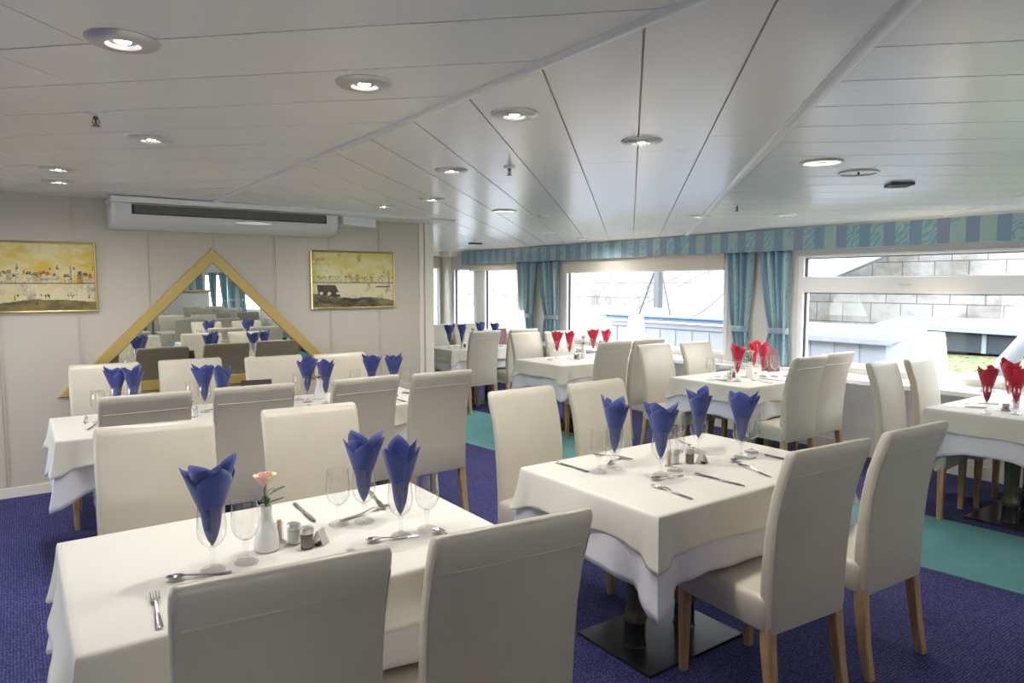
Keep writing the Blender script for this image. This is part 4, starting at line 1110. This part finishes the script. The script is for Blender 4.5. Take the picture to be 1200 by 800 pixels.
W = 'on the mirror side tables'
for px, Y, d, vr in ((131, 4.95, 'blue napkin, leftmost on the mirror side tables', 1), (151, 4.88, 'blue napkin with spread tips, second on the mirror side tables', 4),
                 (235, 4.74, 'blue napkin left of the menu, third on the mirror side tables', 0), (256, 4.55, 'blue napkin with a swept tip just left of the menu', 2),
                 (357, 4.74, 'blue napkin left of the rose on the mirror side tables', 3), (379, 4.60, 'blue napkin right of the rose on the mirror side tables', 1),
                 (434, 4.70, 'blue napkin, second from right on the mirror side tables', 0), (460, 4.62, 'blue napkin, rightmost on the mirror side tables', 3)):
    napglass(xat(px, Y), Y, 'blue', d, W, None, vr)
glass(xat(108, 4.75), 4.75, 'empty wine glass near the left end of the mirror side tables', W)
glass(xat(220, 4.82), 4.82, 'empty wine glass beside the third blue napkin of the mirror side tables', W)
glass(xat(347, 4.85), 4.85, 'empty wine glass left of the rose on the mirror side tables', W)
glass(xat(474, 4.72), 4.72, 'empty wine glass at the right end of the mirror side tables', W)
glass(xat(414, 4.85), 4.85, 'empty wine glass behind the right chair backs of the mirror side tables', W)
xx = xat(367, 4.85); put('vase', xat(371, 4.85), 4.85, 0, 'white bud vase between blue napkins on the mirror side tables', 'bud vases')
put('rose', xat(371, 4.85), 4.85, 1, 'pink rose between blue napkins on the mirror side tables', 'roses')
put('salt', xat(222, 4.62), 4.62, 0, 'salt shaker on the mirror side tables', 'salt shakers'); put('pepper', xat(217, 4.70), 4.70, 0, 'pepper shaker behind the salt on the mirror side tables', 'pepper shakers')
PROTO['menu_b'] = make_menu('menu_holder', 0.20, 0.155, 'choco'); PROTO['menu_m'] = make_menu('menu_holder', 0.13, 0.215, 'maroon')
put('menu_b', xat(297, 4.95), 4.95, R(-8), 'dark brown menu card standing under the mirror', 'menus')
for a in ((0.30, 4.75, 0.32, 4.98), (1.02, 4.60, 1.03, 4.40), (1.80, 4.60, 1.82, 4.40), (2.36, 4.75, 2.38, 4.52)): cut('knife', *a, 'knife laid on the mirror side tables', 'knives on the mirror side tables')
for a in ((0.36, 4.70, 0.30, 4.55), (0.98, 4.78, 1.16, 4.84), (1.58, 4.60, 1.56, 4.40), (2.16, 4.55, 2.18, 4.36)): cut('fork', *a, 'fork laid on the mirror side tables', 'forks on the mirror side tables')

W = 'on the second window table'
napglass(xat(867, 3.66), 3.66, 'red', 'red napkin, left one on the window table with the maroon menu', W, 1.2, 1)
napglass(xat(897, 3.72), 3.72, 'red', 'wide red napkin, right one on the window table with the maroon menu', W, 0.2, 4)
napglass(xat(886, 3.90), 3.90, 'red', 'red napkin behind the rose on the window table with the maroon menu', W, 3.2, 2)
glass(xat(835, 3.84), 3.84, 'empty wine glass, leftmost on the second window table', W); glass(xat(843, 3.94), 3.94, 'empty wine glass, second from left on the second window table', W)
glass(xat(875, 3.80), 3.80, 'empty wine glass between the red napkins and rose, second window table', W); glass(xat(911, 3.66), 3.66, 'empty wine glass in front of the maroon menu', W)
put('vase', xat(882, 3.74), 3.74, 0, 'white bud vase on the second window table', 'bud vases'); put('rose', xat(882, 3.74), 3.74, 2, 'pink rose on the second window table', 'roses')
put('menu_m', xat(906, 3.92), 3.92, R(-20), 'maroon menu card standing on the second window table by the curtain', 'menus')
put('salt', xat(858, 3.78), 3.78, 0, 'salt shaker on the second window table', 'salt shakers'); put('pepper', xat(862, 3.84), 3.84, 0, 'pepper shaker on the second window table', 'pepper shakers')
put('number', xat(853, 3.76), 3.76, R(30), 'tiny tent stand beside the salt on the second window table', 'table number stands')
for a in ((4.86, 3.95, 4.88, 3.72), (5.25, 3.42, 5.24, 3.65), (5.62, 3.66, 5.60, 3.44)): cut('knife', *a, 'knife laid on the second window table', 'knives on the second window table')
for a in ((5.08, 3.62, 5.06, 3.42), (5.52, 3.60, 5.46, 3.41)): cut('fork', *a, 'fork laid on the second window table', 'forks on the second window table')

W = 'on the third window table'
for px, Y, d, vr in ((653, 6.02, 'red napkin, leftmost on the third window table', 0), (668, 5.86, 'red napkin, second from left on the third window table', 3),
                     (696, 6.02, 'red napkin behind the water bottle on the third window table', 2), (711, 5.86, 'red napkin, rightmost on the third window table', 4)):
    napglass(xat(px, Y), Y, 'red', d, W, None, vr)
glass(xat(645, 5.9), 5.9, 'empty wine glass, leftmost on the third window table', W); glass(xat(678, 5.95), 5.95, 'empty wine glass in the middle of the third window table', W)
put('vase', xat(684, 5.9), 5.9, 0, 'white bud vase on the third window table', 'bud vases'); put('rose', xat(684, 5.9), 5.9, 3, 'peach rose on the third window table', 'roses')
put('pepper', xat(675, 5.8), 5.8, 0, 'pepper shaker on the third window table', 'pepper shakers'); put('salt', xat(679, 5.8), 5.8, 0, 'salt shaker on the third window table', 'salt shakers')
put('menu_b', xat(706, 6.0), 6.0, R(60), 'dark menu card behind the red napkins of the third window table', 'menus')
r = empty('water_bottle', (xat(693, 5.8), 5.8, TZ), label='clear plastic water bottle with blue cap on the third window table', cat='bottle')
mb = MB(); mb.lathe([(0, 0), (0.03, 0), (0.033, 0.01), (0.033, 0.14), (0.028, 0.165), (0.013, 0.19), (0.012, 0.20), (0, 0.20)], 20); build('bottle_body', mb, M['bottle'], r, smooth=True)
mb = MB(); mb.lathe([(0, 0.2), (0.014, 0.2), (0.014, 0.215), (0, 0.215)], 14); build('cap', mb, M['hullblue'], r)

W = 'on the farthest table'
for px, Y, d, vr in ((526, 7.80, 'blue napkin, leftmost on the farthest table', 0), (541, 7.72, 'blue napkin, second from left on the farthest table', 2),
                     (563, 7.95, 'blue napkin, third on the farthest table above a chair back', 4), (580, 7.85, 'blue napkin beside the maroon menu on the farthest table', 1)):
    napglass(xat(px, Y), Y, 'blue', d, W, None, vr)
glass(xat(533, 7.9), 7.9, 'empty wine glass at the left of the farthest table', W); glass(xat(587, 7.6), 7.6, 'empty wine glass in front of the maroon menu on the farthest table', W)
put('menu_m', xat(588, 7.85), 7.85, R(-10), 'maroon menu card on the farthest table', 'menus')
put('rose', xat(554, 7.8), 7.8, 3, 'small rose on the farthest table', 'roses'); put('vase', xat(554, 7.8), 7.8, 0, 'white bud vase on the farthest table', 'bud vases')
put('pepper', xat(544, 7.7), 7.7, 0, 'pepper shaker on the farthest table', 'pepper shakers'); put('salt', xat(541, 7.62), 7.62, 0, 'salt shaker on the farthest table', 'salt shakers')

W = 'on the right edge table'
napglass(xat(1164, 1.82), 1.82, 'red', 'red napkin, left one on the right edge table', W, 0.0, 4)
napglass(xat(1190, 1.86), 1.86, 'red', 'big red napkin at the right edge of the view', W, 0.9, 1)
napglass(xat(1199, 1.70), 1.70, 'red', 'red napkin cut off by the right edge of the view', W, 2.2, 2)
put('salt', xat(1199, 1.80), 1.80, 0, 'shaker at the right edge of the view', 'salt shakers')
n4 = place('number', (xat(1187, 1.79), 1.79, TZ), R(-71), 'steel table number tent reading 4 on the right edge table', 'table number stands')
cut('knife', 5.06, 2.10, 5.20, 1.90, 'knife at the near left end of the right edge table', 'knives on the right edge table'); cut('knife', 5.30, 2.10, 5.42, 1.92, 'second knife from left on the right edge table', 'knives on the right edge table')
tx = bpy.data.curves.new('number_sign', 'FONT'); tx.body = '4'; tx.size = 0.028; tx.extrude = 0.0004; tx.align_x = 'CENTER'
tx.materials.append(M['dark'])
_t = bpy.data.objects.new('number_sign', tx); COL.objects.link(_t); bpy.context.view_layer.update()
_me = bpy.data.meshes.new_from_object(_t.evaluated_get(bpy.context.evaluated_depsgraph_get())); bpy.data.objects.remove(_t)
o = bpy.data.objects.new('number_sign', _me); COL.objects.link(o); o.parent = n4; o.location = (0, -0.0182, 0.012); o.rotation_euler = (math.atan2(0.0223, 0.046) * -1 + R(90), 0, 0)

# ------------------------------------------------------------ lamps on the window shelf
def lamp(y, label, x=6.135):
    r = empty('table_lamp', (x, y, 0.722), label=label, cat='lamp')
    mb = MB(); mb.lathe([(0, 0), (0.065, 0), (0.067, 0.006), (0.02, 0.016), (0.011, 0.03), (0.009, 0.16), (0, 0.16)], 24); build('lamp_base', mb, M['brushed'], r, smooth=True)
    mb = MB(); mb.lathe([(0.125, 0.155), (0.088, 0.455), (0.086, 0.455), (0.123, 0.155)], 40, caps=False); build('lamp_shade', mb, M['shade'], r, smooth=True)
    light(r, (0, 0, 0.30), 6.0, 0.05, (1, 0.82, 0.58), spot=False)
    r.location.x = 6.155 if False else x
lamp(2.66, 'lit cream shaded table lamp on the shelf of the right window')
lamp(6.03, 'lit cream shaded table lamp on the shelf of the middle window')
lamp(8.48, 'lit cream shaded table lamp on the shelf by the far curtain')

# ------------------------------------------------------------ behind the viewpoint (mirror only)
r = empty('room_divider', (2.9, -7.6, 0), label='white partition with gold top rail, seen only in the mirror', cat='partition')
mb = MB(); mb.box(-1.2, 1.35, -0.04, 0.04, 0, 1.36); build('panel', mb, M['wall_w'], r)
mb = MB(); mb.box(-1.22, 1.37, -0.06, 0.06, 1.36, 1.42); build('top_rail', mb, M['gold'], r, bevel=0.004)
r = empty('low_cabinet', (1.2, -2.6, 0), label='low white slatted cabinet, seen only in the mirror', cat='cabinet')
mb = MB(); mb.box(-1.0, 0.9, -0.2, 0.2, 0, 0.90); build('carcass', mb, M['wall_w'], r)
mb = MB(); mb.box(-1.03, 0.93, -0.23, 0.23, 0.90, 0.93); build('cabinet_top', mb, M['cream_trim'], r, bevel=0.004)
for k in range(5):
    mb = MB(); mb.box(-0.9 + k * 0.36, -0.9 + k * 0.36 + 0.28, 0.2, 0.212, 0.08, 0.86); build('door', mb, M['hullgrey'], r, bevel=0.003)

# ------------------------------------------------------------ outside: quay wall, moored boats
mb = MB(); mb.box(14.0, 14.6, -14, 40, -1.4, 3.6); tag(build('quay_wall', mb, M['stone']), 'weathered pale limestone quay wall outside the windows', 'wall')
mb = MB(); mb.box(-40, 60, -40, 60, -1.5, -1.4); struct('ground', mb, M['water'])
r = empty('moored_boat', (9.0, 4.40, -1.4), label='white flat-roofed boat moored outside the windows', cat='boat')
mb = MB(); mb.box(0.03, 1.7, 0.05, 5.1, 1.0, 2.22); 
for k in range(15): mb.box(0.015, 0.03, 0.35 * k + 0.05, 0.35 * k + 0.17, 1.0, 2.20)
build('cabin', mb, M['hull'], r)
mb = MB(); mb.loft([[(-0.06, -0.05, 2.22), (1.8, 0.35, 2.22), (1.8, 2.4, 2.22), (-0.06, 2.4, 2.22)], [(-0.06, -0.05, 2.34), (1.8, 0.35, 2.34), (1.8, 2.4, 2.34), (-0.06, 2.4, 2.34)]]); mb.box(0.0, 1.8, 2.4, 5.1, 2.22, 2.31); build('roof', mb, M['hull'], r, bevel=0.01)
mb = MB(); mb.box(-0.07, -0.05, -0.05, 2.3, 2.20, 2.26); build('gutter', mb, M['hullgrey'], r)
mb = MB(); mb.box(-0.09, 0.02, 2.45, 5.12, 2.345, 2.40); mb.box(-0.12, 0.06, 2.3, 5.16, 2.40, 2.43); build('rail', mb, M['hullblue'], r, bevel=0.01)
mb = MB(); mb.loft([[(-0.15, -0.1, 1.0), (1.85, -0.1, 1.0), (1.7, -0.1, 0.0), (0.2, -0.1, 0.0)], [(-0.15, 5.3, 1.0), (1.85, 5.3, 1.0), (1.7, 5.3, 0.0), (0.2, 5.3, 0.0)]]); build('hull', mb, M['hull'], r)
# second hull farther along
r = empty('moored_barge', (9.6, 9.75, -1.4), label='long white barge deck beyond the far windows', cat='boat')
mb = MB(); mb.box(0.0, 1.9, 0.0, 14.0, 0.2, 2.30); build('hull', mb, M['hull'], r, bevel=0.03)
mb = MB(); mb.box(0.4, 1.6, 1.2, 6.0, 2.30, 2.48); build('hatch', mb, M['hull'], r, bevel=0.02)
mb = MB(); mb.box(-0.02, 0.0, 0.0, 14.0, 1.96, 2.02); build('rubbing_strake', mb, M['hullgrey'], r)
# mast with stays
r = empty('mast', (10.5, 9.72, 0.90), label='grey square mast with wire stays outside the middle window', cat='mast')
mb = MB(); mb.box(-0.065, 0.065, -0.065, 0.065, 0.2, 2.6); build('mast_post', mb, M['mast'], r)
mb = MB(); mb.box(-0.12, 0.12, -0.12, 0.12, 0.0, 0.2); build('mast_foot', mb, M['hull'], r)
for s in (-1, 1):
    mb = MB(); mb.tube([(0, 0.05 * s, 1.05), (-0.1, 0.42 * s, 0.06)], 0.016, 6); build('stay', mb, M['rust'], r)
r = empty('gangway', (12.75, 12.6, 1.0), label='white sloping gangway rising to the right outside the windows', cat='gangway')
def slab(lo0, lo1, hi0, hi1, x0, x1):
    mb = MB(); mb.loft([[(x0, *p) for p in (lo0, lo1, hi1, hi0)], [(x1, *p) for p in (lo0, lo1, hi1, hi0)]]); return mb
# (y, z) relative to the empty: lower edge and upper edge of the sloping deck
build('deck', slab((-2.0, -0.6), (-8.25, 1.9), (1.2, -0.6), (-5.3, 1.95), 0, 0.22), M['tarp'], r)
build('handrail', slab((1.0, -0.42), (-5.2, 2.02), (1.0, -0.36), (-5.2, 2.08), 0, 0.04), M['hullgrey'], r)
build('handrail', slab((1.0, -0.20), (-4.6, 2.02), (1.0, -0.16), (-4.6, 2.06), 0, 0.04), M['hullgrey'], r)
r = empty('mooring_wire', (10.0, 8.2, 1.0), label='thin sagging wire with a red end outside the middle window', cat='wire')
mb = MB(); P0, P1 = Vector((0.2, 0.45, -0.05)), Vector((0.0, -0.85, 0.85)); pts = [P0.lerp(P1, t / 10) + Vector((0, 0, -0.55 * (t / 10) * (1 - t / 10))) for t in range(11)]
mb.tube(pts, 0.008, 6); build('wire', mb, M['rust'], r, smooth=True)
mb = MB(); mb.box(-0.04, 0.04, -0.95, -0.85, 0.83, 0.95); build('red_fitting', mb, M['red'], r)
# kiosk with dark windows and sloping roof, grass bank, white pipe
r = empty('quayside_kiosk', (12.2, 2.0, -0.12), label='low grey kiosk with tinted windows and sloping pale roof outside the right window', cat='kiosk')
mb = MB(); mb.box(0.0, 1.6, 0.0, 4.0, 0.62, 0.99); build('window_band', mb, M['darkwin'], r)
mb = MB(); mb.loft([[(-0.15, -0.2, 0.90), (1.7, -0.2, 1.05), (1.7, 4.6, 1.05), (-0.15, 4.2, 0.96)], [(-0.15, -0.2, 1.05), (1.7, -0.2, 1.09), (1.7, 4.6, 1.09), (-0.15, 4.2, 1.00)]]); build('roof', mb, M['bluegrey'], r)
for yy in (0.0, 1.25, 2.5, 3.94):
    mb = MB(); mb.box(-0.03, 0.0, yy, yy + 0.06, 0.62, 0.96); build('mullion', mb, M['bluegrey'], r)
mb = MB(); bl = [(8.7, -0.9), (10.95, 0.10), (12.15, 0.47), (13.95, 0.49)]
mb.loft([[(x, -6, z), (x, 4.15, z), (x, 4.15, -1.4), (x, -6, -1.4)] for x, z in bl]); mb.loft([[(x, 4.15, z), (x, 9.6, z - 0.2), (x, 9.6, -1.4), (x, 4.15, -1.4)] for x, z in bl[1:]])
tag(build('grass_bank', mb, M['grass']), 'weedy green bank below the quay outside the right window', 'grass')
mb = MB(); mb.tube([(8.0, 2.98, 0.50), (8.0, 2.35, 1.40)], 0.08, 14); tag(build('white_pipe', mb, M['hull'], smooth=True), 'thick white slanting pipe outside at the right edge', 'pipe')
for k in list(PROTO):
    if '_used' in PROTO[k]: del PROTO[k]['_used']
